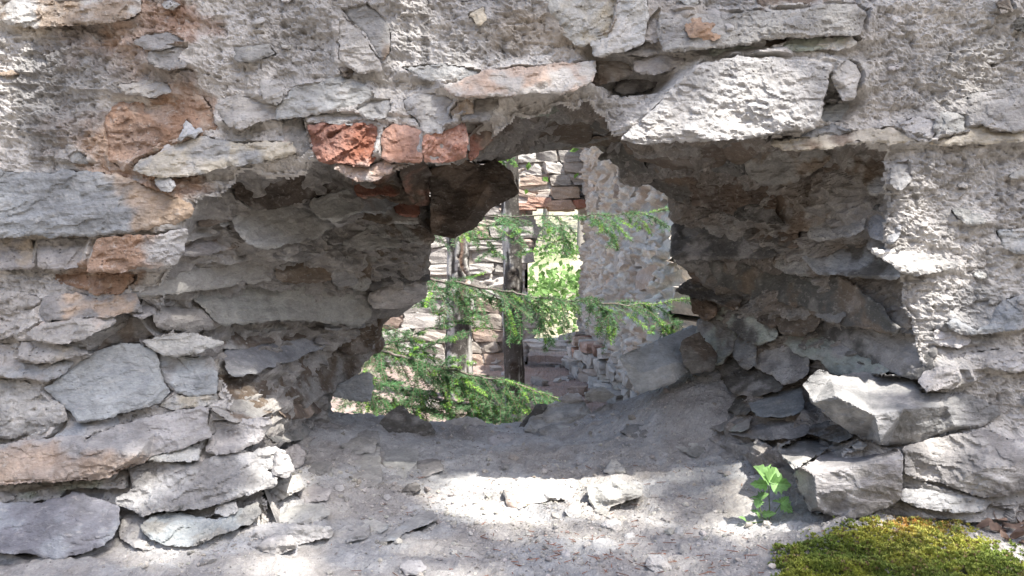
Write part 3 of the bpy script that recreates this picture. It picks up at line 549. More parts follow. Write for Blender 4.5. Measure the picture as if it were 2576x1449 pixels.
# front face of mortar: fine where the photograph looks, coarse beyond
wx_ = axis([(-1.8,-.95,.02),(-.95,.95,.0031),(.95,1.81,.02)]); wz_ = axis([(-.2,-.07,.02),(-.07,.98,.0031),(.98,1.16,.02)])
WX, WZ = np.meshgrid(wx_, wz_, indexing='ij'); WX, WZ = WX.ravel(), WZ.ravel()
P0 = np.stack([WX, 0*WX, WZ], -1); fpx, fpy, _ = proj(P0)
frag = np.stack([fpx, fpy], -1)
wob = np.stack([fbm(P0*16, 51, 4), fbm(P0*16, 52, 4)], -1)*26
nearrim = (fpx > 200) & (fpx < 2500) & (fpy > 150)
ins = np.zeros(len(P0), bool); ins[nearrim] = inside((frag+wob)[nearrim], FR)
dist = np.full(len(P0), 1e3); dist[nearrim] = seg_dist((frag+wob)[nearrim], FR)
hh = base_h(fpx, fpy) + mortar_relief(P0)
hh -= np.where(ins, (np.clip(dist,0,60)/40.)**1.6*.05, 0) + np.where(~ins, .010*np.exp(-dist/18.), 0)
for tile, out, op in ST:                                # mortar smeared up to the edge of each stone, open under its lower edge
    if op.get('layer') == 'I' or 'D0' in op: continue
    pl = parse(tile, out); A = np.array([q[:2] for q in pl]); mn, mx_ = A.min(0)-45, A.max(0)+45
    m = (fpx > mn[0]) & (fpx < mx_[0]) & (fpy > mn[1]) & (fpy < mx_[1])
    if not m.any(): continue
    q = frag[m]; ii = inside(q, A); dd = seg_dist(q, A)
    he = op.get('h0', .015) + np.mean([k[2] if len(k) > 2 else 0 for k in pl])
    tt = np.clip((q[:,1]-A[:,1].min())/(np.ptp(A[:,1])+1), 0, 1.15)
    he = he + (0. if np.ptp([k[2] if len(k) > 2 else 0 for k in pl]) > .02 else .024*min(1., (np.ptp(A[:,1])/75.)**.7))*(np.clip(tt,0,1)-.62)
    w = np.where(ii, 1., np.exp(-(dd/26)**2)*(1-.85*sst(.8, 1.0, tt))*np.clip(.85+.9*fbm(P0[m]*16, 57, 2), 0, 1))
    tgt = base_h(q[:,0], q[:,1]) + he - np.where(ii, .022, .003) + .5*(hh[m]-base_h(q[:,0], q[:,1]))*(~ii)
    hh[m] = hh[m]*(1-w) + np.minimum(tgt, np.where(ii, tgt, 9))*w
keep = ~(ins & (dist > 12))
FV = np.stack([WX, -hh, WZ], -1)
Fq = grid_faces(len(wx_), len(wz_), keep)[:, ::-1]
FV2, Fq, fpx2, fpy2 = compact(FV, Fq, fpx, fpy)
fcol = stain_colour(fpx2, fpy2, FV2)
# inside of the breach: a loft from the front rim to the back rim
NA, NB = 640, 150
def smooth_poly(pts, n):
    A = np.array(pts, float); k = np.linspace(0, len(A)-1, n); i = np.minimum(k.astype(int), len(A)-2); f = (k-i)[:,None]
    p0 = A[np.maximum(i-1,0)]; p1 = A[i]; p2 = A[i+1]; p3 = A[np.minimum(i+2, len(A)-1)]
    return .5*((2*p1)+(-p0+p2)*f+(2*p0-5*p1+4*p2-p3)*f*f+(-p0+3*p1-3*p2+p3)*f**3)
Fp = smooth_poly(FR, NA); Bp = smooth_poly(BK_, NA)
cF = np.array([1320., 800.]); Fp = Fp + (Fp-cF)/np.linalg.norm(Fp-cF,axis=1,keepdims=True)*10
F3 = unproj(Fp[:,0], Fp[:,1], 1.4 - base_h(Fp[:,0], Fp[:,1]) + .012); B3 = unproj(Bp[:,0], Bp[:,1], D_BACK)
s = np.linspace(0, 1, NB)
LP = F3[:,None]*(1-s)[None,:,None] + B3[:,None]*s[None,:,None]
du = np.gradient(LP, axis=0); dv = np.gradient(LP, axis=1); nn = np.cross(du, dv); nn /= np.linalg.norm(nn, axis=2, keepdims=True)+1e-9
ctr = np.array([.0, .3, .42]); sgn = np.sign(((ctr - LP)*nn).sum(2, keepdims=True)); nn *= sgn     # into the void
Lf = LP.reshape(-1,3)
lq = Lf*np.array([1,1,2.0])
lh = .030*fbm(lq*7, 61, 3) + .012*ridged(lq*16, 62, 3) + .003*fbm(lq*70, 63, 3)
lh = lh - .022*(sst(1.,.8,s)[None,:]*np.ones((NA,1))).ravel(); t = fbm(lq*9+5, 64, 3)*2; lh += .013*(np.floor(t)+sst(.75,1,t-np.floor(t)))
fade = np.minimum(sst(0,.12,s), .35+.65*sst(1,.85,s))[None,:]*np.ones((NA,1))
LV = Lf + nn.reshape(-1,3)*(lh*fade.ravel())[:,None]
lpx, lpy, ld = proj(LV)
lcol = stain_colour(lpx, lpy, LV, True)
Lq = grid_faces(NA, NB)
# back face, top and ends of the wall
bx_ = np.arange(-1.8, 1.81, .03); bz_ = np.arange(-.3, 1.17, .03)
BX, BZ = np.meshgrid(bx_, bz_, indexing='ij'); BX, BZ = BX.ravel(), BZ.ravel()
BV = np.stack([BX, 0*BX + (CAM[1]+D_BACK) - .012*fbm(np.stack([BX,0*BX,BZ],-1)*8, 71, 3), BZ], -1)
bpx, bpy_, _ = proj(BV); bk = ~inside(np.stack([bpx, bpy_], -1), [(a+(8 if a<1200 else -8), b) for a, b in BK_]+[(1640,1500),(850,1500)])
Bq = grid_faces(len(bx_), len(bz_), bk)
yb = CAM[1]+D_BACK
TV = np.array([[-1.8,.05,1.14],[1.8,.05,1.14],[1.8,yb,1.15],[-1.8,yb,1.15],[-1.8,.0,-.3],[-1.8,yb,-.3],[1.8,.0,-.3],[1.8,yb,-.3],[-1.8,-.02,1.14],[1.8,-.02,1.14]])
TF = np.array([[8,9,2,3],[8,3,5,4],[9,6,7,2]])
allV = np.vstack([FV2, LV, BV, TV]); o1 = len(FV2); o2 = o1+len(LV); o3 = o2+len(BV)
allF = np.vstack([Fq, Lq+o1, Bq+o2, TF+o3])
allC = np.vstack([fcol, lcol, np.tile([.36,.34,.32],(len(BV)+len(TV),1))])
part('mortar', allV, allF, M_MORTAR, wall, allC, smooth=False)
print('mortar', time.time()-T0)

# depth of the inside surface below a traced point
_sub = slice(None, None, 7)
_lx, _ly, _ld = lpx[_sub], lpy[_sub], ld[_sub]
def depth_in(px, py):
    px = np.atleast_1d(px); py = np.atleast_1d(py); out = np.empty(len(px))
    for c in range(0, len(px), 1500):
        d2 = (px[c:c+1500,None]-_lx)**2 + (py[c:c+1500,None]-_ly)**2
        w = 1/(d2+300.)**2; out[c:c+1500] = (w*_ld).sum(1)/w.sum(1)
    return out
def smooth_field(f, P):
    """piecewise field made smooth by a plane + rbf through a few samples of the outline"""
    c = P.mean(0); k = np.linspace(0, len(P)-1, min(len(P), 10)).astype(int)
    S = np.vstack([P[k], c[None]]); v = f(S[:,0], S[:,1])
    return rbf_fit(S/500., v, .02)

def area_(P2): return .5*abs(np.dot(P2[:,0], np.roll(P2[:,1],-1)) - np.dot(P2[:,1], np.roll(P2[:,0],-1)))
# ------------------------------------------------------------------ one stone from its outline
def make_stone(outline, keys=(), layer='F', h0=.015, thick=.07, c1='G', c2=None, split=None, seed=0, rough=1.0, jag=6.0, bevel=.0035, bw=.006,
               bed=8, step=4.6, mat=None, name='stone', parent=None, lime=.25, D0=None, lean=0.0, fac=.006, grow=None, ov=None, label=None, blot=.0, splitsign=1):
    rs = np.random.default_rng(seed)
    poly = [tuple(p) for p in outline]
    P2 = np.array([p[:2] for p in poly]); ph = np.array([p[2] if len(p) > 2 else 0. for p in poly])
    keys = list(keys)
    if not keys and fac:
        mn, mx_ = P2.min(0), P2.max(0); tries = 0
        nk = int(np.clip(area_(P2)/1500, 3, 14))
        while len(keys) < nk and tries < 120:
            tries += 1; q = mn + rs.random(2)*(mx_-mn)
            if inside(q[None], poly)[0] and seg_dist(q[None], poly)[0] > 8: keys.append((q[0], q[1], rs.uniform(-.5,1.2)*fac))
    if keys and not ph.any(): ph = ph + .65*np.mean([k[2] for k in keys]) + rs.normal(0, .0025, len(ph))
    area = .5*abs(np.dot(P2[:,0], np.roll(P2[:,1],-1)) - np.dot(P2[:,1], np.roll(P2[:,0],-1)))
    if area < 1200: step *= .75
    # outline: cut corners once, resample, roughen
    Q = []; n = len(P2)
    for i in range(n):
        a, b = P2[i], P2[(i+1) % n]; Q += [a*.94+b*.06, a*.06+b*.94]
    Q = np.array(Q); pts = []
    for i in range(len(Q)):
        a, b = Q[i], Q[(i+1) % len(Q)]; m = max(1, int(np.linalg.norm(b-a)/step))
        for k in range(m): pts.append(a + (b-a)*k/m)
    B = np.array(pts); tn = np.roll(B,-1,0)-np.roll(B,1,0); tn /= np.linalg.norm(tn,axis=1,keepdims=True)+1e-9
    nr = np.stack([tn[:,1], -tn[:,0]], -1)
    osg = 1. if np.dot(B[:,0], np.roll(B[:,1],-1)) - np.dot(B[:,1], np.roll(B[:,0],-1)) > 0 else -1.
    B3_ = np.column_stack([B, np.full(len(B), seed*3.7)])
    B = B + nr*(jag*(fbm(B3_*.016, 81, 2) + .55*fbm(B3_*.06, 82, 2) + .45*noise(B3_*.16, 84) + .35*ridged(B3_*.035, 83, 2) - .2) + osg*(grow if grow is not None else (8 if layer == 'I' else 2)))[:,None]
    mn, mx_ = B.min(0)-step, B.max(0)+step
    xs = np.arange(mn[0], mx_[0], step); ys = np.arange(mn[1], mx_[1], step*.87)
    XX, YY = np.meshgrid(xs, ys, indexing='ij'); XX = XX + (np.arange(len(ys)) % 2)[None]*step*.5
    I = np.stack([XX.ravel(), YY.ravel()], -1) + rs.uniform(-.22,.22,(XX.size,2))*step
    I = I[inside(I, B)]
    if len(I): I = I[seg_dist(I, B) > step*.55]
    nb = len(B)
    vv, ee, ff, ovs, _, _ = delaunay_2d_cdt([Vector(q) for q in np.vstack([B, I])], [(i, (i+1) % nb) for i in range(nb)], [], 1, 1e-4)
    V2 = np.array([tuple(q) for q in vv]); F = np.array([f for f in ff if len(f) == 3])
    back = {}
    for j, src in enumerate(ovs):
        for q in src: back.setdefault(q, j)
    ring = [back[i] for i in range(nb) if i in back]
    ring = [r for i, r in enumerate(ring) if r != ring[i-1]]
    # piecewise plane heights through outline + key points
    cv = np.array([list(p[:2]) for p in poly] + [list(k[:2]) for k in keys]); chh = np.concatenate([ph, [k[2] for k in keys]]) if keys else ph
    kv, _, kf, ko, _, _ = delaunay_2d_cdt([Vector(q) for q in cv], [(i, (i+1) % len(poly)) for i in range(len(poly))], [], 0, 1e-4)
    kv = np.array([tuple(q) for q in kv]); khh = np.array([np.mean([chh[q] for q in src]) if src else 0. for src in ko])
    w = 1/(((V2[:,None]-kv[None])**2).sum(2)+25.)**1.5; h = (w*khh).sum(1)/w.sum(1); done = np.zeros(len(V2), bool)
    for f in kf:
        a, b, c = kv[f[0]], kv[f[1]], kv[f[2]]; det = (b[1]-c[1])*(a[0]-c[0])+(c[0]-b[0])*(a[1]-c[1])
        if abs(det) < 1e-6: continue
        l1 = ((b[1]-c[1])*(V2[:,0]-c[0])+(c[0]-b[0])*(V2[:,1]-c[1]))/det
        l2 = ((c[1]-a[1])*(V2[:,0]-c[0])+(a[0]-c[0])*(V2[:,1]-c[1]))/det; l3 = 1-l1-l2
        m = (l1 >= -.001)&(l2 >= -.001)&(l3 >= -.001)&~done
        h[m] = l1[m]*khh[f[0]]+l2[m]*khh[f[1]]+l3[m]*khh[f[2]]; done |= m
    tv = np.clip((V2[:,1]-P2[:,1].min())/(np.ptp(P2[:,1])+1e-6), 0, 1)      # lower edge proud, upper edge tucked into the mortar
    if ov is None: ov = 0. if (D0 is not None or np.ptp(ph) > .02) else (((.095 if P2[:,0].mean() < 1100 else .08) if layer == 'I' else .024)*min(1., (np.ptp(P2[:,1])/75.)**.7))
    h = h + ov*(tv**1.15-.62)
    # depth of the bed the stone sits on
    if D0 is not None:
        yb_ = P2[:,1].max(); Db = D0 + lean*(yb_-V2[:,1])*D0/FPX
    elif layer == 'F': Db = 1.4 - base_h(V2[:,0], V2[:,1])
    else: Db = np.clip(smooth_field(depth_in, P2)(V2/500.), 1.36, 2.12)
    pm = float(np.mean(Db))/FPX                        # metres per traced unit
    dm = seg_dist(V2, V2[ring])*pm
    h = h + h0 - bevel*np.clip(1-dm/bw, 0, 1)**2
    W = np.column_stack([V2[:,0]*pm, -V2[:,1]*pm, np.full(len(V2), seed*1.31)])
    a = R(bed); Wr = np.column_stack([W[:,0]*math.cos(a)+W[:,1]*math.sin(a), -W[:,0]*math.sin(a)+W[:,1]*math.cos(a), W[:,2]])
    lam = fbm(Wr*np.array([14,75,1]), 91, 3); lt = lam*2.5; lam = np.floor(lt)+sst(.6,1.,lt-np.floor(lt))
    brk = fbm(Wr*np.array([9,22,1])+4, 94, 3)*2.2; brk = np.floor(brk)+sst(.85,1.,brk-np.floor(brk))
    h = h + rough*(.0009*lam + .0035*brk + .005*fbm(W*15, 92, 4) + .0020*ridged(W*48, 97, 2) + .0016*fbm(W*110, 93, 3) - .003)
    top = unproj(V2[:,0], V2[:,1], Db - h)
    # sides and back
    cen = V2[ring].mean(0); r2 = V2[ring]
    rings = [np.array(ring)]; VV = [top]; base = len(top)
    for fr_, ins_ in ((0., 0.), (.35, .008), (1.0, .05)):
        p2 = r2 + (cen-r2)*ins_
        dd = (Db-h)[ring] + thick*fr_
        q = unproj(p2[:,0], p2[:,1], dd) + (rs.normal(0, .0015, (len(ring),3)) if fr_ else 0)
        VV.append(q); rings.append(np.arange(base, base+len(ring))); base += len(ring)
    FF = [F]
    for A_, B_ in zip(rings[1:-1], rings[2:]):
        A2, B2 = np.roll(A_,-1), np.roll(B_,-1)
        FF += [np.stack([A_, A2, B2], -1), np.stack([A_, B2, B_], -1)]
    VV.append(VV[-1].mean(0)[None]); last = rings[-1]; FF.append(np.stack([last, np.roll(last,-1), np.full(len(last), base)], -1))
    VV = np.vstack(VV); FF = np.vstack(FF)
    # consistent outward winding: top triangles must face the camera
    a_, b_, c_ = VV[F[0,0]], VV[F[0,1]], VV[F[0,2]]
    if np.dot(np.cross(b_-a_, c_-a_), CAM-a_) < 0: F_ = FF[:len(F), ::-1]; FF = np.vstack([F_, FF[len(F):]])
    s_ = FF[len(F)]; q = VV[s_]; nrm = np.cross(q[1]-q[0], q[2]-q[0]); 
    if np.dot(nrm, q[0]-VV.mean(0)) < 0: FF[len(F):] = FF[len(F):, ::-1]
    # colour
    px, py, _ = proj(VV); WW = VV*1.0
    k1 = CK[c1] if isinstance(c1, str) else np.array(c1)
    C = np.tile(k1, (len(VV),1)); n1 = fbm(WW*9+seed, 95, 3); n2 = fbm(WW*34+seed, 96, 3)
    if c2:
        k2 = CK[c2]
        if split: 
            x1, y1, x2, y2 = split; sd = ((x2-x1)*(py-y1)-(y2-y1)*(px-x1))/math.hypot(x2-x1, y2-y1)
            m = sst(-26, 26, -sd*splitsign + 55*n1 + 30*n2)
        else: m = sst(.0, .35, n1 + .4*n2 + blot)
        C = C*(1-m[:,None]) + k2*m[:,None]
    C = C*(1 + .30*n1 + .22*n2)[:,None]*np.array([1+rs.uniform(-.03,.03), 1, 1+rs.uniform(-.03,.03)])*(1+rs.uniform(-.08,.08))
    lm = (sst(.22, .5, fbm(WW*12+seed*2, 97, 4) + .25*n2)*lime)[:,None]
    C = C*(1-lm) + np.array([.56,.535,.50])*lm
    if mat is None: mat = M_STONE
    o = part(name, VV, FF, mat, parent, np.clip(C, .02, .8), smooth=False)
    if label: o['label'] = label
    return o

MM = {'R': M_ROUGH, 'B': M_BRICK}
tops = []
for i, (tile, out, op) in enumerate(ST):
    op = dict(op); op.pop('ph', None)
    ol = parse(tile, out); ks = parse(tile, op.pop('keys')) if 'keys' in op else ()
    if 'mat' in op: op['mat'] = MM[op['mat']]
    make_stone(ol, ks, seed=i+1, parent=wall, **op)
    tops.append([q[:2] for q in ol])
print('stones', time.time()-T0)
# angular slabs that fill the jambs between the traced stones: cells of a flattened, tilted Voronoi pattern
def clip_half(poly, m, nrm):
    out = []
    for i in range(len(poly)):
        a, b = poly[i], poly[(i+1) % len(poly)]; da, db = np.dot(a-m, nrm), np.dot(b-m, nrm)
        if da <= 0: out.append(a)
        if da*db < 0: out.append(a + (b-a)*da/(da-db))
    return out
iv = np.random.default_rng(44); FRa = np.array(FR, float); BKa = np.array(BK_, float); nfill = 0
for (x0, x1, y0, y1, ang, rw, rh) in [(330,1090,420,1180,-9,120,40),(1560,2330,380,1180,17,120,44),(1120,1600,260,420,-4,100,34)]:
    ca, sa = math.cos(R(ang)), math.sin(R(ang)); S2 = np.array([[ca, sa],[-sa, ca]]); cen = np.array([(x0+x1)/2, (y0+y1)/2])
    sd_ = []
    W_ = (x1-x0)*.75; H_ = (y1-y0)*.85
    v = -H_; row = 0
    while v < H_:
        u = -W_ + (row % 2)*rw*.5
        while u < W_: sd_.append((u+iv.normal(0,rw*.24), v+iv.normal(0,rh*.24))); u += rw*iv.uniform(.6,1.4)
        v += rh*iv.uniform(.8,1.2); row += 1
    sd_ = np.array(sd_); sc = np.array([1., rw/rh*.75])
    for i, s_ in enumerate(sd_):
        q = S2.T @ s_ + cen
        if not (x0 < q[0] < x1 and y0 < q[1] < y1): continue
        if not inside(q[None], FRa)[0] or inside(q[None], np.vstack([BKa,[[1640,1500],[850,1500]]]))[0] or seg_dist(q[None], BKa)[0] < 6: continue
        if q[1] > 1000 and 620 < q[0] < 2050: continue
        if any(inside(q[None], tp)[0] for tp in tops): continue
        poly = [s_*sc + np.array(o) for o in ((-200,-200),(200,-200),(200,200),(-200,200))]
        dd = ((sd_-s_)*sc); near = np.argsort((dd**2).sum(1))[1:14]
        for j in near:
            dv_ = dd[j]; poly = clip_half(poly, s_*sc + dv_*.5, dv_)
            if len(poly) < 3: break
        if len(poly) < 3: continue
        pl = [S2.T @ (p_/sc) + cen for p_ in poly]; pl = [q + (p_-q)*.97 for p_ in pl]
        pl = [tuple(p_) for k_, p_ in enumerate(pl) if np.linalg.norm(p_-pl[k_-1]) > 4]
        if len(pl) < 4: continue
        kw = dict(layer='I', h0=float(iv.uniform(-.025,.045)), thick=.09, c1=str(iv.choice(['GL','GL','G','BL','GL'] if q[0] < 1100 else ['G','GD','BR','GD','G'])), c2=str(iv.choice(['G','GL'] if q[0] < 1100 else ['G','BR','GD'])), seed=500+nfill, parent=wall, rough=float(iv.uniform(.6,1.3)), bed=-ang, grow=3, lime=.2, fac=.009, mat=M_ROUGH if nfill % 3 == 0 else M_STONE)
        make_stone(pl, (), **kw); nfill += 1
print('infill', nfill)
# small stones showing through the mortar where no large one lies
cnt = 0
fr_rng = np.random.default_rng(99)
cand = np.column_stack([fr_rng.uniform(-10, 2590, 2600), fr_rng.uniform(-5, 1280, 2600)])
taken = inside(cand, FR) | (seg_dist(cand, FR) < 18)
for tp in tops: taken |= inside(cand, tp) | (seg_dist(cand, tp) < 16)
chosen = []
for q in cand[~taken]:
    if all((q[0]-c[0])**2 + (2.*(q[1]-c[1]))**2 > (c[2]+26)**2 for c in chosen):
        r = fr_rng.uniform(9, 26); chosen.append((q[0], q[1], r))
        if len(chosen) >= 26: break
for j, (cx, cy, r) in enumerate(chosen):
    n = fr_rng.integers(5, 7); a0 = fr_rng.uniform(0, 6.28); asp = fr_rng.uniform(.25, .6); tl = fr_rng.normal(-.1, .2)
    pts = []
    for k in range(n):
        a = a0 + 6.283*k/n + fr_rng.uniform(-.4,.4); rr = r*fr_rng.uniform(.6, 1.35)
        x, y = rr*math.cos(a), rr*math.sin(a)*asp
        pts.append((cx + x*math.cos(tl)-y*math.sin(tl), cy + x*math.sin(tl)+y*math.cos(tl)))
    left = cx < 560 and cy < 560
    make_stone(pts, (), seed=300+j, parent=wall, h0=fr_rng.uniform(-.006,.008), thick=.03, c1=str(fr_rng.choice(['G','GL','W','GL'] if not left else ['TN','G','GL','W'])),
               mat=M_ROUGH if j % 2 else M_STONE, jag=5, bevel=.003, bw=.005, fac=.008, lime=.5, rough=1.3)
print('small stones', time.time()-T0)
# ------------------------------------------------------------------ loose rocks on the sill and the ground
def loose(tile, out, label, group=None, keys=None, D=None, **op):
    ol = parse(tile, out); P2 = np.array([q[:2] for q in ol])
    ks = parse(tile, keys) if keys else None
    if ks is None:
        c = P2.mean(0); w = np.ptp(P2[:,0])*1.5/FPX
        ks = [(c[0]+.12*np.ptp(P2[:,0]), c[1]+.1*np.ptp(P2[:,1]), .22*w), (c[0]-.2*np.ptp(P2[:,0]), c[1]-.1*np.ptp(P2[:,1]), .12*w)]
    if D is None:
        k = P2[:,1].argmax(); D = ground_hit(P2[k,0], P2[k,1]-4)
    loose.n += 1
    kw = dict(lean=1.0, h0=.004, thick=.06, c1='GL', lime=.3, rough=.8, jag=4); kw.update(op)
    if 'mat' in kw: kw['mat'] = MM[kw['mat']]
    o = make_stone(ol, ks, seed=700+loose.n, D0=D, name=kw.pop('nm', 'rock'), **kw)
    return tag(o, label, 'rock', group)
loose.n = 0
# the cracked block at the foot of the right jamb: two pieces
blk = empty('stone_block', 'grey squared stone block with a crack across its top, right of the green seedling', 'stone block', (.42, -.05, .06))
kw = dict(D0=1.28, h0=.0, c1='G', c2='GL', lime=.3, rough=.7, parent=blk, name='block_piece', bed=-12)
make_stone(parse(9, '74,50,-180 95,40,-290 117,43,-255 104,55,-120 89,63,-5 86,65,-10 80,58,-100'), parse(9,'95,50,-160'), seed=801, thick=.06, **kw)
make_stone(parse(9, '91,64,0 106,55,-118 120,44,-250 140,47,-220 155,49,-170 163,52,-60 167,57,-15 166,72,0 165,86,-5 158,92,-10 140,98,-8 127,101,-6 112,99,-20 97,96,-50 89,80,-60 86,68,-55'),
           parse(9, '101,70,10 125,65,4 150,59,0 102,82,14 103,93,6 130,80,10 150,76,4'), seed=802, thick=.12, **kw)
R_ = [
 (0,'1558,898,-1 1650,855,-110 1742,818,-230 1770,826,-220 1768,905,-70 1700,960,-12 1612,992,0 1590,965,-8','pale blue grey slab tilted against the right side of the hole', dict(D=1.86,lean=0,c1=(.50,.53,.55),c2='BL',thick=.07,rough=.5,lime=.2,keys='1614,938,16 1690,915,-10',grow=0)),  # pale blue tone stands in for skylight on the slab's top
 (6,'2,112 15,106 18,112 28,122 25,133 10,136 3,128','dark angular rock wedged behind the tilted pale slab', dict(D=1.86,lean=.2,c1='DK',c2='GD',lime=.1)),
 (0,'690,1175 715,1135 745,1118 768,1140 760,1168 725,1185','grey broken stone at the foot of the left jamb, where wall meets sill', dict(c1='G',c2='GL',lean=.6)),
 (0,'655,1250 700,1205 752,1195 765,1225 720,1250 675,1268','pale wedge of stone spilling from the left jamb onto the sunny ground', dict(c1='GL',c2='W',lean=.9,lime=.4)),
 (0,'745,1240 790,1222 830,1232 822,1256 770,1262','flat pale stone on the ground next to the spilled wedge', dict(c1='GL',lean=1.5)),
 (0,'690,1310 735,1275 800,1270 830,1290 790,1315 720,1328','broad dusty slab leaning out of the rubble at the lower left', dict(c1='W',c2='GL',lean=1.2,lime=.4)),
 (0,'770,1180 800,1160 835,1168 830,1188 790,1196','small grey stone at the shade line by the left jamb', dict(c1='G',lean=1.2)),
 (0,'840,1345 880,1322 930,1328 925,1352 870,1362','dusty grey stone left of the lilac slab', dict(c1='GL',c2='G',lean=1.5)),
 (0,'640,1375 690,1345 735,1350 745,1378 690,1396','rough pale stone at the outer foot of the left jamb', dict(c1='GL',c2='W',lean=.9,lime=.4,rough=1.4)),
 (8,'28,35 38,22 45,19 52,24 66,31 71,38 65,41 45,41 30,40','dark grey boulder on the back edge of the sill below the spruce', dict(D=1.93,lean=.4,c1='GD',c2='G',lime=.05,thick=.09)),
 (8,'78,40 78,30 95,27 106,29 113,34 108,40','pale rounded rock on the far lip of the sill under the spruce needles', dict(D=2.02,lean=.4,c1='BL',c2='GL',lime=.3)),
 (8,'131,38 140,27 148,18 154,18 146,30 146,38','thin dark upright splinter of stone on the far lip of the sill', dict(D=2.02,lean=.2,c1='GD',c2='BR',lime=.05)),
 (8,'0,2 10,-3 23,-6 24,6 22,14 10,13 -4,10','pale blue grey rock at the left end of the sill, touching the spruce', dict(D=1.9,lean=.3,c1='BL',c2='GB',lime=.2)),
 (8,'14,40 20,36 28,38 29,46 18,47','small grey rock beside the dark boulder on the sill', dict(c1='G')),
 (0,'1318,1082 1345,1035 1400,1012 1470,1012 1486,1042 1440,1074 1380,1092','dusty grey hump of rock on the back of the sill, right of the spruce', dict(D=1.98,lean=1.2,c1='GL',c2='G',rough=1.3,lime=.5)),
 (0,'1560,1085 1590,1068 1640,1072 1650,1092 1600,1102','low dusty stone half buried in the shaded sill, right of centre', dict(c1='G',lean=1.6)),
 (0,'1700,1120 1740,1098 1800,1105 1810,1135 1750,1150','flat grey stone half buried at the right end of the sill', dict(c1='G',c2='GL',lean=1.8)),
 (0,'1230,1105 1260,1092 1290,1098 1285,1114 1245,1118','small dusty stone in the middle of the shaded sill', dict(c1='GL',lean=1.4)),
 (0,'860,1120 900,1098 945,1108 940,1135 885,1142','grey stone half buried at the left end of the sill', dict(c1='G',lean=1.4)),
 (8,'148,36 160,32 172,34 168,40 152,41','low grey rock on the shaded sill right of the dark splinter', dict(c1='G',c2='GL')),
 (8,'183,9 190,5 197,5 204,10 196,15 184,14','pale rock on the back rim of the sill at the foot of the tilted slab', dict(D=2.04,lean=.3,c1='GL')),
 (8,'163,13 170,10 178,10 181,14 168,16','small pale rock on the back rim of the sill above the path', dict(D=2.07,lean=.3,c1='GL')),
 (8,'185,80 192,77 203,73 226,78 225,84 213,89 201,92 199,101 192,98 187,89','angular grey rock with a dark left side, largest loose rock on the sunny sill', dict(c1='G',c2='GL',lean=.8,keys='201,88,22 213,83,12 203,78,-4 190,90,-8',lime=.3)),
 (8,'197,67 203,59 208,61 213,67 208,70','small pale wedge of stone standing on the edge of the shade', dict(c1='GL',lean=.5)),
 (8,'91,91 98,85 105,88 112,92 108,95 95,95','three sided pale rock on the left of the sunny patch', dict(c1='W',c2='GL')),
 (8,'123,82 126,81 131,87 131,95 126,92','thin reddish edged flake standing up in the sunny patch', dict(c1='PK',c2='G',lean=.3)),
 (8,'131,83 150,80 176,80 173,86 155,88 140,91 133,94','flat pale slab half buried in the middle of the sunny patch', dict(c1='W',c2='YL',lean=2.2,thick=.03)),
 (8,'115,73 120,70 126,70 130,75 120,76','small flat stone at the upper left of the sunny patch', dict(c1='G',c2='GL',lean=1.5)),
 (8,'168,96 173,92 179,92 179,100 173,103','pale squarish rock below the flat slab in the sunny patch', dict(c1='W',lean=1.4)),
 (8,'195,107 200,104 207,104 211,108 203,110','pale rounded pebble right below the largest loose rock', dict(c1='W')),
 (8,'228,137 230,130 238,129 247,138 246,141 236,142','white angular rock at the bottom edge beside the moss', dict(c1='W',c2='BL',lime=.6,mat='R')),
 (8,'46,138 52,134 60,134 64,139 60,143 50,143','oval pale rock at the bottom edge of the dusty ground', dict(c1='W',c2='GL')),
 (8,'10,137 14,136 19,137 20,140 15,141','small pale pebble at the bottom left of the dusty ground', dict(c1='GL')),
 (8,'30,119 38,115 50,104 60,98 68,97 72,102 62,107 48,112 40,117','flat lilac grey slab lying in dust left of the sunny patch', dict(c1='GL',c2='BL',lean=2.4,thick=.03,lime=.1)),
 (8,'33,52 48,49 58,52 57,62 50,68 47,77 36,76 33,66','flat dusty slab right of the dark slit in the shaded ground', dict(c1='GL',c2='G',lean=2.6,thick=.05,lime=.3)),
 (8,'2,52 14,50 30,49 30,62 31,75 20,78 6,74','flat dusty slab left of the dark slit in the shaded ground', dict(c1='GL',c2='G',lean=2.6,thick=.05,lime=.3)),
 (8,'58,60 66,58 75,59 77,66 67,70 59,71','flat grey slab end near the shade line', dict(c1='G',c2='GL',lean=2.4,thick=.04)),
 (8,'45,82 52,77 58,76 60,80 50,86','dark chip in the hollow beside the flat dusty slabs', dict(c1='GD',lean=1.2)),
 (8,'8,104 20,102 28,104 36,108 30,113 14,110','low lilac grey rock at the left of the dusty ground', dict(c1='GB',c2='GL',lean=1.5)),
 (8,'182,122 186,120 189,124 185,127','small white pebble above the bottom edge, right of centre', dict(c1='W')),
 (8,'165,127 170,125 172,130 167,132','small white pebble above the bottom edge, near centre', dict(c1='W')),
 (8,'203,109 207,107 210,109 206,112','tiny pale pebble under the rounded pebble', dict(c1='GL')),
 (8,'213,115 218,113 220,116 215,118','tiny pale pebble in brown soil right of centre', dict(c1='W')),
 (8,'142,130 146,128 148,132 144,133','tiny white pebble near the bottom edge centre', dict(c1='W')),
]
for tile, out, lab, op in R_: loose(tile, out, lab, **op)
print('rocks', time.time()-T0)

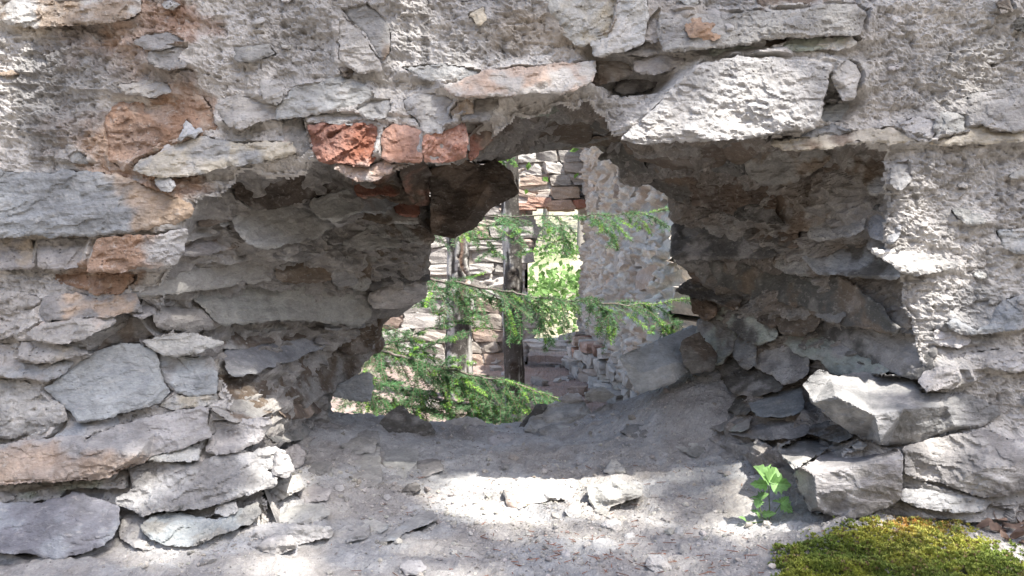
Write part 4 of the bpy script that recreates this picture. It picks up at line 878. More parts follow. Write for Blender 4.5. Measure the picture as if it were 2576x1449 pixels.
# ------------------------------------------------------------------ gravel and grit (uncountable)
t_ = (1+5**.5)/2
ICO = np.array([[-1,t_,0],[1,t_,0],[-1,-t_,0],[1,-t_,0],[0,-1,t_],[0,1,t_],[0,-1,-t_],[0,1,-t_],[t_,0,-1],[t_,0,1],[-t_,0,-1],[-t_,0,1]])/1.9
ICF = np.array([[0,11,5],[0,5,1],[0,1,7],[0,7,10],[0,10,11],[1,5,9],[5,11,4],[11,10,2],[10,7,6],[7,1,8],[3,9,4],[3,4,2],[3,2,6],[3,6,8],[3,8,9],[4,9,5],[2,4,11],[6,2,10],[8,6,7],[9,8,1]])
def rotmats(n, g):
    q = g.normal(size=(n,4)); q /= np.linalg.norm(q,axis=1,keepdims=True); w,x,y,z = q.T
    return np.stack([1-2*(y*y+z*z),2*(x*y-z*w),2*(x*z+y*w),2*(x*y+z*w),1-2*(x*x+z*z),2*(y*z-x*w),2*(x*z-y*w),2*(y*z+x*w),1-2*(x*x+y*y)],-1).reshape(n,3,3)
g = np.random.default_rng(5)
n = 40000; x = g.uniform(-.62,.80,n); y = g.uniform(-.36,.62,n)
dens = np.clip(.35 + .8*fbm(np.stack([x,y,0*x],-1)*5, 141, 3) + .5*np.exp(-((x-.05)/.3)**2-((y+.02)/.2)**2), .06, 1)*np.where(y > .3, .8, 1)
k = g.random(n) < dens*.62; x, y = x[k], y[k]; n = len(x)
r = .0011*(1-g.random(n)*.9965)**-.42; r = np.clip(r, .001, .015)
z = ground_z(x, y)
S = r[:,None]*g.uniform(.6,1.25,(n,3))
Vp = ICO[None]*g.uniform(.75,1.25,(n,12,1))*S[:,None]; Vp = np.einsum('nij,nvj->nvi', rotmats(n,g), Vp)*np.array([1,1,.75]) + np.stack([x,y,z+.25*r],-1)[:,None]
Fp_ = (ICF[None] + 12*np.arange(n)[:,None,None]).reshape(-1,3)
gc_ = np.array([.44,.42,.40])*g.uniform(.6,1.3,(n,1))*np.stack([g.uniform(.97,1.06,n), np.ones(n), g.uniform(.9,1.03,n)],-1)
o = part('gravel', Vp.reshape(-1,3), Fp_, M_DIRT, None, np.repeat(np.clip(gc_,.05,.7),12,0), smooth=False)
tag(o, 'pale grit and small gravel strewn over the dusty sill', 'gravel', kind='stuff')
# fallen brown needles and bark crumbs in the dust
n = 240; x = np.concatenate([g.normal(.14,.12,140), g.uniform(-.3,.6,100)]); y = np.concatenate([g.normal(-.17,.07,140), g.uniform(-.33,.3,100)])
z = ground_z(x,y)+.0018; a = g.uniform(0,6.28,n); l = g.uniform(.003,.011,n); wd = .0007
dx = np.stack([np.cos(a),np.sin(a),g.uniform(-.12,.2,n)],-1)*l[:,None]; nx = np.stack([-np.sin(a),np.cos(a),0*a],-1)*wd
c = np.stack([x,y,z],-1); up = np.array([0,0,.0009])
Vn = np.stack([c-dx-nx, c-dx+nx, c+dx+nx*.6, c+dx-nx*.6, c-dx+up, c+dx+up],1)
Fn = np.array([[0,3,5,4],[1,4,5,2]])
o = part('fallen_needles', Vn.reshape(-1,3), (Fn[None]+6*np.arange(n)[:,None,None]).reshape(-1,4), M_DRY, None, np.repeat(np.array([.22,.10,.06])*g.uniform(.6,1.4,(n,1)),6,0))
tag(o, 'dry reddish brown needles scattered on the dust', 'needles', kind='stuff')

# ------------------------------------------------------------------ moss cushion at the lower right
mp_ = parse(9, '60,160 66,140 70,121 88,115 110,108 130,103 160,98 188,95 212,104 235,117 262,128 275,135 275,165 60,165')
n = 30000; u = np.column_stack([g.uniform(1890,2640,n), g.uniform(1270,1520,n)])
ed = seg_dist(u, mp_); inn = inside(u, mp_); jit = fbm(np.column_stack([u*.03, 0*u[:,0]]), 151, 3)*34
k = inn & (ed + jit*1.5 > 4) & (g.random(n) < .10+.90*sst(0,95,ed+1.5*jit)); u = u[k]; ed = ed[k]
# ray to ground (vectorised by fitting the local ground depth)
qs = [(a, b) for a in np.linspace(1880, 2650, 9) for b in np.linspace(1265, 1525, 7)]
dfit = rbf_fit(np.array(qs)/500., [ground_hit(a, b, .6, 1.6) for a, b in qs], 1e-3)
dd = dfit(u/500.); p = unproj(u[:,0], u[:,1], dd); p[:,2] = ground_z(p[:,0], p[:,1])
lump = .006*np.clip(fbm(p*np.array([22,22,1]), 152, 3)+.4, 0, 2) + .008*sst(0, 70, ed)
p[:,2] += lump
n = len(p); nl = 5
aa = g.uniform(0,6.28,(n,nl)); tilt = g.uniform(.25,1.1,(n,nl)); ll = g.uniform(.0035,.0075,(n,1))*np.ones((1,nl))
dv = np.stack([np.cos(aa)*np.sin(tilt), np.sin(aa)*np.sin(tilt), np.cos(tilt)],-1)*ll[...,None]
sd = np.stack([-np.sin(aa), np.cos(aa), 0*aa],-1)*(.0015)
b0 = p[:,None]-np.array([0,0,.003]); 
Vm = np.stack([b0+0*dv, b0+dv*.55+sd, b0+dv*.55-sd, b0+dv],2)
Fm = np.array([[0,1,2],[1,3,2]])
cy = np.array([.30,.33,.06]); cg = np.array([.16,.22,.045]); cyel = np.array([.46,.43,.10]); crust = np.array([.44,.25,.07])
m1 = sst(-.2,.4,fbm(p*np.array([14,14,1]),153,3))[:,None]; mc = cg*(1-m1)+cy*m1
e1 = np.exp(-(((u[:,0]-2330)/130)**2+((u[:,1]-1370)/70)**2))[:,None]*g.random((n,1)); mc = mc*(1-e1)+cyel*e1
e2 = (np.exp(-(((u[:,0]-2310)/110)**2+((u[:,1]-1335)/28)**2))*(g.random(n) < .5))[:,None]; mc = mc*(1-e2)+crust*e2
e3 = (g.random(n) < .04+.15*(fbm(p*np.array([25,25,1]),154,2) > .25))[:,None]; mc = np.where(e3, np.array([.22,.16,.08]), mc)
mc = mc*g.uniform(.65,1.3,(n,1))*np.array([1.15,1.12,1.2])
o = part('moss', Vm.reshape(-1,3), (Fm[None]+4*np.arange(n*nl)[:,None,None]).reshape(-1,3), M_MOSS, None, np.repeat(mc, nl*4, 0), smooth=False)
tag(o, 'thick yellow green moss cushion on the ground in the lower right corner', 'moss', kind='stuff')

# ------------------------------------------------------------------ leaves
def leaf_mesh(base, tip, width, nrm, nt=13, nc=6, teeth=3, tooth=.25, fold=.25, droop=.1, seed=0, curl=0.):
    gl = np.random.default_rng(seed); base = np.array(base, float); tip = np.array(tip, float)
    ax = tip-base; Ln = np.linalg.norm(ax); ax /= Ln; nrm = np.array(nrm, float); nrm -= ax*np.dot(ax,nrm); nrm /= np.linalg.norm(nrm); sdv = np.cross(nrm, ax)
    t = np.linspace(0,1,nt); prof = np.sin(np.pi*np.clip(t,0,1)**.8)**.8*(1-.12*t)
    ser = 1 - tooth*np.abs(np.sin(np.pi*teeth*t))**.7*(t > .3)
    wv = prof*ser*width + .0003
    c = np.linspace(-1,1,nc*2+1); T, Cc = np.meshgrid(t, c, indexing='ij')
    Wd = wv[:,None]*Cc*(1+.12*gl.uniform(-1,1))
    hgt = fold*np.abs(Wd) - droop*Ln*T**2 + curl*Ln*np.cos(3*Cc+gl.uniform(0,3))*T*.4
    hgt += .012*Ln*np.sin(T*9+gl.uniform(0,6))*np.abs(Cc)
    V = base + ax*(T*Ln)[...,None] + sdv*Wd[...,None] + nrm*hgt[...,None]
    return V.reshape(-1,3), grid_faces(nt, nc*2+1)
def tube(path, rad, ns=6):
    path = np.array(path, float); rad = np.ones(len(path))*rad; tg = np.gradient(path, axis=0); tg /= np.linalg.norm(tg,axis=1,keepdims=True)+1e-12
    up = np.array([0.3,.2,1.]) if abs(tg[0,2]) < .9 else np.array([1.,.1,0]); a = np.cross(tg, up); a /= np.linalg.norm(a,axis=1,keepdims=True); b = np.cross(tg, a)
    th = np.linspace(0,2*np.pi,ns,endpoint=False)
    V = path[:,None] + rad[:,None,None]*(np.cos(th)[None,:,None]*a[:,None] + np.sin(th)[None,:,None]*b[:,None])
    i = np.arange(len(path)*ns).reshape(len(path), ns); j = np.roll(i,-1,1)
    F = np.stack([i[:-1], j[:-1], j[1:], i[1:]],-1).reshape(-1,4)
    return V.reshape(-1,3), F
def join(parts):
    V, F, C = [], [], []; o_ = 0
    for v, f, c in parts: V.append(v); F.append(np.asarray(f)+o_); C.append(np.broadcast_to(np.asarray(c,float), (len(v),3))); o_ += len(v)
    return np.vstack(V), np.vstack(F), np.vstack(C)
# the seedling
bx, by = 1708+67*3.377, 960+103*3.377; gd = ground_hit(bx, by)
def T9(x, y, dz=0.): return unproj(1708+x*3.377, 960+y*3.377, gd-.01+dz)
seed_ = empty('seedling', 'small bright green seedling with toothed lobed leaves in front of the cracked block', 'plant', tuple(T9(67,103)))
vn = np.array([.15,-.75,.65]); gcol = np.array([.24,.43,.15])
for st in [[(67,103),(67.5,95),(67,85),(67,76)],[(66,102),(62,98),(60,94),(60,88)],[(67,102),(72,97),(76,91)],[(65,103),(60,100),(57,98)],[(70,105),(76,110),(80,113)],[(64,104),(56,105),(50,104)]]:
    pth = smooth_poly([tuple(T9(*q)) for q in st], 12); V, F = tube(pth, np.linspace(.0011,.0007,12), 6)
    part('stem', V, F, M_LEAF, seed_, np.tile([.16,.22,.08],(len(V),1)))
for j, (b, t, w, c) in enumerate([((67,76),(58,62),9,1),((67,75),(74,64),7,1),((68,76),(84,77),6.2,1.1),((66,77),(54,76),4.2,1.),((60,88),(53,85),3.4,.8),((60,87),(66,83),3.2,.75),((60,88),(58,94),3.2,1.2),
        ((76,91),(70,88),3.2,1.2),((76,91),(82,86),3.4,1.1),((76,91),(85,97),3.6,1.),((58,98),(53,95),2.2,1.1),((58,98),(61,102),2.2,.9),((62,99),(72,98),2.4,.9),((80,113),(75,108),2.6,1.1),((80,113),(87,116),2.2,1.),((50,104),(46,100),1.5,1.1)]):
    V, F = leaf_mesh(T9(*b), T9(*t, .012*math.sin(j*2.)), w*1.5*3.377*gd/FPX, vn+np.array([.75*math.sin(j*1.9+.4),.1*math.cos(j),.45*math.cos(j*1.3)]), nt=19, teeth=4, tooth=.42, fold=.42, droop=.2, seed=j)
    cc_ = np.tile(np.abs(np.linspace(-1,1,13)), 19); tt_ = np.repeat(np.linspace(0,1,19), 13)
    nn_ = (np.clip(1+.25*fbm(V*60,161,2),.6,1.4)*(1+.35*(cc_ < .1)-.22*(np.sin((tt_-.35*cc_)*30) > .3)*(cc_ > .1)))[:,None]
    part('leaf', V, F, M_LEAF, seed_, gcol*c*nn_)
# dry leaves by the moss
dl = [(196,101,8,.3),(232,96,9,2.),(240,101,9,.5),(250,97,10,1.1),(228,106,8,2.6),(238,110,9,.2),(247,107,9,1.9),(256,104,10,.9),(254,113,9,2.4),(244,116,8,.4),(258,119,9,1.4),(262,110,9,2.9)]
for j, (a, b, ln, an) in enumerate(dl):
    px_, py_ = 1708+a*3.377, 960+b*3.377; d_ = ground_hit(px_, py_+6, .6, 1.6); c = unproj(px_, py_, d_-.012)
    gz_ = ground_z(np.array([c[0]]), np.array([c[1]]))[0]; c[2] = max(c[2], gz_+.006)
    dvv = np.array([math.cos(an), math.sin(an), .25*math.sin(j*1.3)]); l_ = ln*3.377*1.3/FPX*1.5
    V, F = leaf_mesh(c-dvv*l_*.5, c+dvv*l_*.5, l_*.42, (.3*math.sin(j),-.35,.85), teeth=3, tooth=.2, fold=.55, droop=.3, seed=50+j, curl=.5)
    o = part('dry_leaf', V, F, M_DRY, None, np.array([.27,.19,.15])*random.uniform(.7,1.25)*np.clip(1+.3*fbm(V*50,162,2),.5,1.5)[:,None])
    tag(o, 'brown dry leaf lying on top of the moss cushion' if j == 0 else 'curled dry brown leaf in the litter at the right edge behind the moss', 'leaf', None if j == 0 else 'dry leaves in the litter')

# ------------------------------------------------------------------ spruce behind the wall
sp_root = np.array([-1.35, 1.55, -.14])
spruce = empty('spruce_tree', 'young spruce behind the wall whose green branches hang across the hole', 'tree', tuple(sp_root))
pth = smooth_poly([sp_root+np.array(q) for q in [(0,0,-.1),(.02,.0,.8),(0,.02,1.8),(.01,0,3.0)]], 40)
V, F = tube(pth, np.linspace(.07,.02,40)*(1+.05*np.sin(np.arange(40)*1.7)), 14)
part('trunk', V, F, M_WOOD, spruce, np.tile([.13,.10,.08],(len(V),1)))
OLD = np.array([.095,.20,.085]); OLD2 = np.array([.11,.245,.10]); NEW = np.array([.27,.50,.085])
gs = np.random.default_rng(21)
def needles(path, ln, colr, sp=.0013, sprd=1.0, seed=0, flat=.55):
    path = np.array(path); seg = np.linalg.norm(np.diff(path,axis=0),axis=1); tot = seg.sum(); n = max(4, int(tot/sp))
    cum = np.concatenate([[0],np.cumsum(seg)]); tt = np.sort(gs.random(n))*tot
    c = np.stack([np.interp(tt, cum, path[:,k]) for k in range(3)],-1)
    tg = np.stack([np.interp(tt, cum, np.gradient(path[:,k])) for k in range(3)],-1); tg /= np.linalg.norm(tg,axis=1,keepdims=True)+1e-9
    up = np.array([0.1,-.5,1.]); sdv = np.cross(tg, up); sdv /= np.linalg.norm(sdv,axis=1,keepdims=True)+1e-9; vv_ = np.cross(sdv, tg)
    ang = np.where(gs.random(n) < .5, 0, np.pi) + gs.normal(0, flat, n)
    dr = tg*gs.uniform(.25,.75,(n,1)) + (sdv*np.cos(ang)[:,None] + vv_*np.sin(ang)[:,None])*sprd; dr /= np.linalg.norm(dr,axis=1,keepdims=True)
    L_ = ln*gs.uniform(.75,1.15,n)*np.clip(.45+2.2*(1-tt/tot),0,1); wv = np.cross(dr, gs.normal(size=(n,3))); wv /= np.linalg.norm(wv,axis=1,keepdims=True); wv *= .00065
    V = np.stack([c-wv, c+wv, c+dr*L_[:,None]*.6+wv, c+dr*L_[:,None]*.6-wv, c+dr*L_[:,None]],1)
    base = np.arange(n)[:,None,None]*5
    F = np.concatenate([np.array([[0,1,2],[0,2,3],[3,2,4]])[None]+base]).reshape(-1,3)
    C = np.repeat(colr*gs.uniform(.7,1.35,(n,1)), 5, 0)
    return V.reshape(-1,3), F, C
def spray(main, nside, lside, rad, newp, hang, name='branch', dens=1.0, tipnew=True):
    """one spruce branch: wood, needle part, fresh shoots"""
    M = smooth_poly([tuple(unproj(q[0], q[1], q[2]+.3)) for q in main], 60); M += np.cumsum(gs.normal(0,.0022,M.shape),0)
    wood = []; V, F = tube(M, np.linspace(rad, rad*.35, 60), 7); wood.append((V, F, [.16,.135,.12])); nd = []; shoots = []
    allt = []
    for k in range(nside):
        t0 = np.clip((k+gs.normal(.5,.9))/nside, .01, .98); i = int(t0*57)+1; p0_ = M[i]; tg = M[i+1]-M[i-1]; tg /= np.linalg.norm(tg)
        sdv = np.cross(tg, [0,0,1]); sdv /= np.linalg.norm(sdv)+1e-9; sg = 1 if k % 2 else -1
        ln = lside*gs.uniform(.3,1.5)*(1-.4*t0)
        d_ = tg*gs.uniform(.4,1.3) + sdv*sg*gs.uniform(.2,1.1) + np.array([0,0,-1])*hang*gs.uniform(-.25,.95); d_ /= np.linalg.norm(d_)
        q = [p0_]; cur = d_.copy()
        for m in range(9):
            q.append(q[-1] + cur*ln/9); cur = cur + np.array([0,0,-.035*hang]) + gs.normal(0,.05,3); cur /= np.linalg.norm(cur)
        q = np.array(q); allt.append(q); V, F = tube(q, np.linspace(.0014,.0006,len(q)), 5); wood.append((V, F, [.15,.11,.08]))
        isnew = gs.random() < newp; cc = OLD if gs.random() < .6 else OLD2
        cut = 6 if isnew else 10
        nd.append(needles(q[:cut], .0165, cc, .0013/dens))
        if isnew: shoots.append(needles(q[cut-2:], .0115, NEW*gs.uniform(.7,1.15), .0007))
        for m in (2,3,5,6):
            if gs.random() < .75:
                b0_ = q[m]; dd_ = cur + np.cross(cur,[0,0,1])*gs.choice([-1,1])*gs.uniform(.6,1.2); dd_ /= np.linalg.norm(dd_); l2 = ln*gs.uniform(.25,.45)
                q2 = np.array([b0_+dd_*l2*s_ + np.array([0,0,-.25*hang*l2])*s_*s_ for s_ in np.linspace(0,1,6)]); V, F = tube(q2, .0007, 4); wood.append((V,F,[.15,.11,.08]))
                nd.append(needles(q2, .0150, cc*1.1, .0014/dens))
                if gs.random() < newp*.6: shoots.append(needles(q2[3:], .011, NEW*gs.uniform(.7,1.15), .0009))
    nd.append(needles(M[20:], .015, OLD2, .0018/dens))
    if tipnew: shoots.append(needles(M[50:], .012, NEW, .0009))
    V, F, C = join([(v, f, np.tile(c,(len(v),1))) for v, f, c in wood])
    br = part(name, V, F, M_WOOD, spruce, C)
    V, F, C = join(nd); o = part('needles', V, F, M_NEEDLE, br, C, smooth=False, kind='stuff')
    for v, f, c in shoots: part('fresh_shoot', v, f, M_NEEDLE, br, c, smooth=False)
    return M
# main branches
spray([(1040,545,2.75),(1130,541,2.6),(1290,540,2.5),(1460,540,2.45),(1560,530,2.42),(1688,514,2.4)], 34, .15, .0032, .3, 1.0)
spray([(1020,690,2.6),(1090,702,2.5),(1180,716,2.45),(1290,738,2.4),(1400,756,2.35),(1480,760,2.35),(1600,765,2.35),(1760,752,2.3)], 52, .19, .0055, .15, 1.2, dens=1.0)
M3 = spray([(880,850,2.6),(950,880,2.5),(1010,900,2.45),(1090,922,2.4),(1180,945,2.38),(1270,963,2.35),(1400,998,2.3)], 56, .20, .0065, .28, 1.0, dens=1.2)
spray([(950,882,2.5),(1000,862,2.48),(1080,838,2.46),(1200,812,2.44)], 14, .10, .0028, .4, .5)
spray([(1010,900,2.46),(1060,880,2.42),(1130,857,2.40),(1205,842,2.38)], 12, .09, .0026, .6, .4)
spray([(1090,922,2.4),(1110,925,2.34),(1150,915,2.30),(1200,905,2.27)], 8, .07, .0026, .9, .1)
spray([(1090,922,2.4),(1140,960,2.38),(1180,1005,2.36),(1240,1050,2.34)], 28, .15, .003, .2, .9, dens=1.2)
spray([(860,930,2.6),(960,960,2.45),(1060,985,2.4),(1150,1010,2.36),(1250,1040,2.3),(1300,1065,2.3)], 44, .17, .004, .2, .8, dens=1.2)
spray([(870,990,2.55),(950,1000,2.45),(1040,1020,2.4),(1150,1045,2.35)], 34, .15, .004, .15, .8, dens=1.2)
spray([(900,800,2.75),(960,810,2.7),(1030,840,2.65),(1080,880,2.6)], 16, .13, .003, .2, .8)
spray([(960,740,2.8),(1010,745,2.7),(1070,760,2.6),(1120,790,2.55)], 14, .11, .003, .3, .9)
spray([(1150,960,2.5),(1230,975,2.45),(1300,990,2.42),(1380,1003,2.4)], 16, .13, .003, .35, .9)
spray([(1240,395,2.6),(1265,400,2.6),(1275,408,2.6),(1282,412,2.6)], 6, .045, .002, .9, .3)
for a_ in ([(1180,541,2.55),(1215,580,2.5),(1240,615,2.48),(1250,650,2.46)], [(1260,540,2.5),(1290,575,2.47),(1310,610,2.45),(1330,640,2.44)], [(1400,541,2.46),(1420,580,2.44),(1430,620,2.43)], [(1500,538,2.43),(1520,565,2.42),(1530,600,2.41)],
           [(1130,708,2.46),(1160,760,2.44),(1175,810,2.42)], [(1240,730,2.42),(1270,790,2.4),(1285,850,2.38)], [(1360,750,2.37),(1380,800,2.35),(1390,850,2.34)], [(1500,762,2.35),(1530,805,2.34),(1550,850,2.33)], [(1620,764,2.33),(1650,800,2.32),(1670,830,2.31)],
           [(930,880,2.5),(960,930,2.46),(1000,990,2.42)], [(1200,950,2.37),(1230,1000,2.35),(1250,1060,2.33)]):
    spray(a_, 12, .075, .0016, .22, .7, dens=1.1)
print('spruce', time.time()-T0)

# ------------------------------------------------------------------ birches
def bark_mat(name):
    return rock_mat(name, speck=.3, bump=.7, scale=.8, dark=.5)
M_BARK = bark_mat('birch_bark')
def birch(name, label, pts, r0, H, darkness, seed, knots=(), peel=None, crown_n=900, crown_r=1.0):
    base = np.array(pts[0]); t = empty(name, label, 'tree', tuple(base)); gb = np.random.default_rng(seed)
    nr, ns = 420, 44; M = smooth_poly(pts, nr); V, F = tube(M, np.linspace(r0, r0*.55, nr), ns)
    nrm_ = V - np.repeat(M, ns, 0); nrm_ /= np.linalg.norm(nrm_,axis=1,keepdims=True)
    a = np.arctan2(nrm_[:,1], nrm_[:,0]); z = V[:,2]; Q = np.stack([np.cos(a)*1.2, np.sin(a)*1.2, z*9], -1)
    fis = ridged(np.stack([np.cos(a)*3.2, np.sin(a)*3.2, z*7],-1)+seed, 171, 3)
    band = fbm(np.stack([np.cos(a)*.9, np.sin(a)*.9, z*16],-1)+seed, 172, 3); zone = fbm(np.stack([np.cos(a)*.8,np.sin(a)*.8,z*2.6],-1)+seed*3, 173, 3)
    dk = np.clip(sst(.22,.42,band+.25*zone)*.8 + sst(.25-darkness, .55-darkness, zone+.25*fis), 0, 1)
    lent = sst(.35,.5,noise(np.stack([np.cos(a)*3,np.sin(a)*3,z*70],-1)+seed,174))*.5
    hgt = r0*(.05*fbm(Q,175,3) + .16*fbm(np.stack([np.cos(a)*.5,np.sin(a)*.5,z*3.5],-1)+seed,177,2) - .10*dk*np.clip(fis,0,1) + .05*dk)
    C = np.array([.46,.45,.43])*(1+.12*band[:,None]); C = C*(1-lent[:,None]) + np.array([.2,.18,.16])*lent[:,None]
    C = C*(1-dk[:,None]) + np.array([.034,.031,.028])*(1+.9*np.clip(fis,0,1)[:,None])*dk[:,None]
    for (kz, ka, kr) in knots:
        dkk = np.sqrt((z-kz)**2 + ((((a-ka+np.pi) % (2*np.pi))-np.pi)*r0)**2)/kr
        hgt += r0*.35*np.exp(-dkk**2*1.5) - r0*.35*np.exp(-dkk**2*9); m = sst(1.5,.7,dkk+.35*fis)[:,None]; C = C*(1-m)+np.array([.045,.036,.03])*m
    if peel:
        pa, z0, z1, w = peel; da = (((a-pa-.8*noise(np.stack([z*9,0*z,0*z],-1),176)+np.pi) % (2*np.pi))-np.pi)
        m = (sst(w, w*.4, np.abs(da)+.15*fis)*sst(z0-.04,z0+.02,z)*sst(z1+.04,z1-.02,z)); hgt += -r0*.22*m + r0*.16*sst(w*1.7,w,np.abs(da))*(1-m)*sst(z0,z0+.05,z)*sst(z1,z1-.05,z)
        C = C*(1-m[:,None]) + np.array([.15,.09,.065])*(1+.5*fis[:,None])*m[:,None]
    V = V + nrm_*hgt[:,None]
    part('trunk', V, F, M_BARK, t, np.clip(C,.02,.75))
    top = M[-1]
    limbs = []; lv = []
    for k in range(9):
        i = int(nr*(.55+.05*k)); p0_ = M[min(i,nr-1)]; an = k*2.4; d_ = np.array([math.cos(an), math.sin(an), .7]); q = smooth_poly([p0_, p0_+d_*.35*crown_r, p0_+d_*.75*crown_r+np.array([0,0,-.05])], 10)
        v, f = tube(q, np.linspace(.018,.006,10), 6); limbs.append((v, f, [.2,.18,.16]))
        for m in range(crown_n//9):
            c = q[gs.integers(3,10)] + gb.normal(0,.22*crown_r,3); lv.append(c)
    v, f, c = join(limbs); part('limbs', v, f, M_BARK, t, c)
    leafcloud('crown', np.array(lv), t, .045, gb, np.array([.11,.21,.04]))
    return t
def leafcloud(name, P, parent, size, gb, colr):
    n = len(P); Rm = rotmats(n, gb); s_ = size*gb.uniform(.6,1.2,n)
    shp = np.array([[0,-.6,0],[.38,-.05,.08],[0,.6,0],[-.38,-.05,.08]]); V = np.einsum('nij,vj->nvi', Rm, shp)*s_[:,None,None] + P[:,None]
    F = np.array([[0,1,2],[0,2,3]])[None] + 4*np.arange(n)[:,None,None]
    return part(name, V.reshape(-1,3), F.reshape(-1,3), M_LEAF, parent, np.repeat(colr*gb.uniform(.6,1.4,(n,1)),4,0), smooth=False)
birch('birch_tree', 'white barked birch with a peeling reddish split, left of the darker birch', [(-.275,2.8,-.2),(-.285,2.8,.4),(-.29,2.8,1.0),(-.26,2.85,2.4),(-.2,2.9,4.2)], .072, 4, .14, 3, knots=[(.36,-1.2,.06)], peel=(-1.05,.40,.76,.38))
birch('birch_tree', 'dark knotted slender birch in the middle of the hole', [(.016,2.3,-.2),(.004,2.3,.35),(-.006,2.3,.9),(-.02,2.35,2.2),(.05,2.4,4.0)], .052, 4, .38, 8, knots=[(.51,-1.5,.045),(.44,-1.4,.03),(.09,-1.6,.035)])

# ------------------------------------------------------------------ ruined walls beyond
def pool_stone(k):
    gp = np.random.default_rng(400+k); bm = bmesh.new(); bmesh.ops.create_cube(bm, size=1.0)
    bmesh.ops.subdivide_edges(bm, edges=bm.edges[:], cuts=3, use_grid_fill=True)
    co = np.array([v.co[:] for v in bm.verts]); r = np.max(np.abs(co),1)
    sph = co/np.linalg.norm(co,axis=1,keepdims=True)*.5; co = co*.86 + sph*.14*1.3
    co += .09*np.stack([fbm(co*2.1+k*7,181+i,2) for i in range(3)],-1) + .035*np.stack([noise(co*6+k*7,187+i) for i in range(3)],-1)
    sh = gp.uniform(-.22,.22,2); co[:,0] += co[:,2]*sh[0]; co[:,2] += co[:,0]*sh[1]*.6
    for v, c in zip(bm.verts, co): v.co = c
    me = bpy.data.meshes.new('far_stone'); bm.to_mesh(me); bm.free(); me.materials.append(M_FARSTONE); return me
POOL = [pool_stone(k) for k in range(14)]
FC = [(.38,.36,.34),(.33,.315,.30),(.42,.40,.38),(.36,.32,.28),(.31,.29,.27),(.38,.345,.31),(.34,.265,.22),(.40,.385,.365),(.36,.34,.325)]
def laid(th, u0, u1, z0, z1, place, hole, gw, pal=None, wr=(.12,.34), hr=(.055,.115), mort=None, prot=.05, name='stone', cmul=1.0):
    z = z0; cnt_ = 0
    while z < z1:
        h = gw.uniform(*hr); u = u0 - gw.uniform(0,.1)
        while u < u1:
            w = gw.uniform(*wr); cu, cz = u+w/2, z+h/2
            if not hole(cu, cz, w, h):
                o = bpy.data.objects.new(name, POOL[gw.integers(14)]); col.objects.link(o); o.parent = th
                p_, rz = place(cu, cz, gw.uniform(-.5,1)*prot)
                o.location = np.array(p_)-np.array(th.location); o.rotation_euler = (gw.normal(0,.08), gw.normal(0,.09), rz + gw.normal(0,.12))
                o.scale = (w*1.02, .16, h*.98); c = np.array((pal or FC)[gw.integers(len(pal or FC))])*gw.uniform(.8,1.15)*cmul; o.color = (*c, 1); cnt_ += 1
            u += w + .008
        z += h + .006
    return cnt_
FS = [(.51,.48,.44),(.47,.445,.41),(.55,.52,.48),(.45,.425,.39),(.50,.47,.425),(.53,.50,.46),(.43,.41,.38),(.46,.38,.32)]
gw = np.random.default_rng(77)
YB = 4.6
bwall = empty('ruined_wall', 'far ruined stone wall behind the birches with a doorway onto the green slope', 'wall', (-.6, YB, -.15)); bwall['kind'] = 'thing'
def hole_b(u, z, w, h):
    edge = .16 + .10*math.sin(z*9.)
    return (u+w*.5 > edge and u-w*.5 < .76 and z < 1.05 and z > .0) or (z <= .0 and u+w*.5 > .22)
print('back wall', laid(bwall, -1.45, .62, -.15, 2.0, lambda u, z, k: ((u, YB+.015-k, z), 0.), hole_b, gw, prot=.02, cmul=.95))
def rough_face(name, parent, u, z, place, back, colr, seed, hole=None):
    """rubble mortar face: u along the wall, z up, real relief, closed towards the back"""
    U, Z = np.meshgrid(u, z, indexing='ij'); U, Z = U.ravel(), Z.ravel(); q = np.stack([U, Z, 0*U+seed],-1)
    h = .018*fbm(q*np.array([5,9,1]), 201, 3) + .014*ridged(q*np.array([11,20,1]), 202, 3) + .006*fbm(q*np.array([40,60,1]), 203, 2) - .012
    t = fbm(q*np.array([6,13,1])+5, 204, 3)*2; h += .012*(np.floor(t)+sst(.8,1,t-np.floor(t)))
    V = place(U, Z, h); kp = np.ones(len(U), bool) if hole is None else ~hole(U, Z)
    F = grid_faces(len(u), len(z), kp); V, F, U, Z, h = compact(V, F, U, Z, h)
    n1 = fbm(V*6+seed, 205, 4); n2 = fbm(V*25+seed, 206, 3); C = np.array(colr)*(1+.35*n1+.25*n2)[:,None]
    m = sst(.25,.5,fbm(V*5+seed+9,207,3))[:,None]*.5; C = C*(1-m)+np.array([.38,.27,.2])*m
    b0 = len(V); V = np.vstack([V, back]); nb_ = b0
    F = np.vstack([F, np.array([[0,1,2,3],[4,5,6,7],[8,9,10,11],[12,13,14,15]])[:len(back)//4]+nb_]); C = np.vstack([C, np.tile(colr,(len(back),1))])
    return part(name, V, F, M_MORTAR, parent, np.clip(C,.05,.75))
def boxq(x0,x1,y0,y1,z0,z1):
    return np.array([[x0,y1,z0],[x1,y1,z0],[x1,y1,z1],[x0,y1,z1],[x0,y0,z1],[x1,y0,z1],[x1,y1,z1],[x0,y1,z1],[x0,y0,z0],[x0,y1,z0],[x0,y1,z1],[x0,y0,z1],[x1,y0,z0],[x1,y1,z0],[x1,y1,z1],[x1,y0,z1]])
rough_face('mortar', bwall, np.arange(-1.5,.95,.012), np.arange(-.3,2.0,.010), lambda u,z,h: np.stack([u, YB-.045-h, z],-1), np.vstack([boxq(-1.5,.12,YB,YB+.4,-.3,2.0)]), (.42,.395,.37), 1,
           lambda u,z: (u > .15+.05*np.sin(z*9)) & (u < 2) & (z < 1.06) & (z > -1))
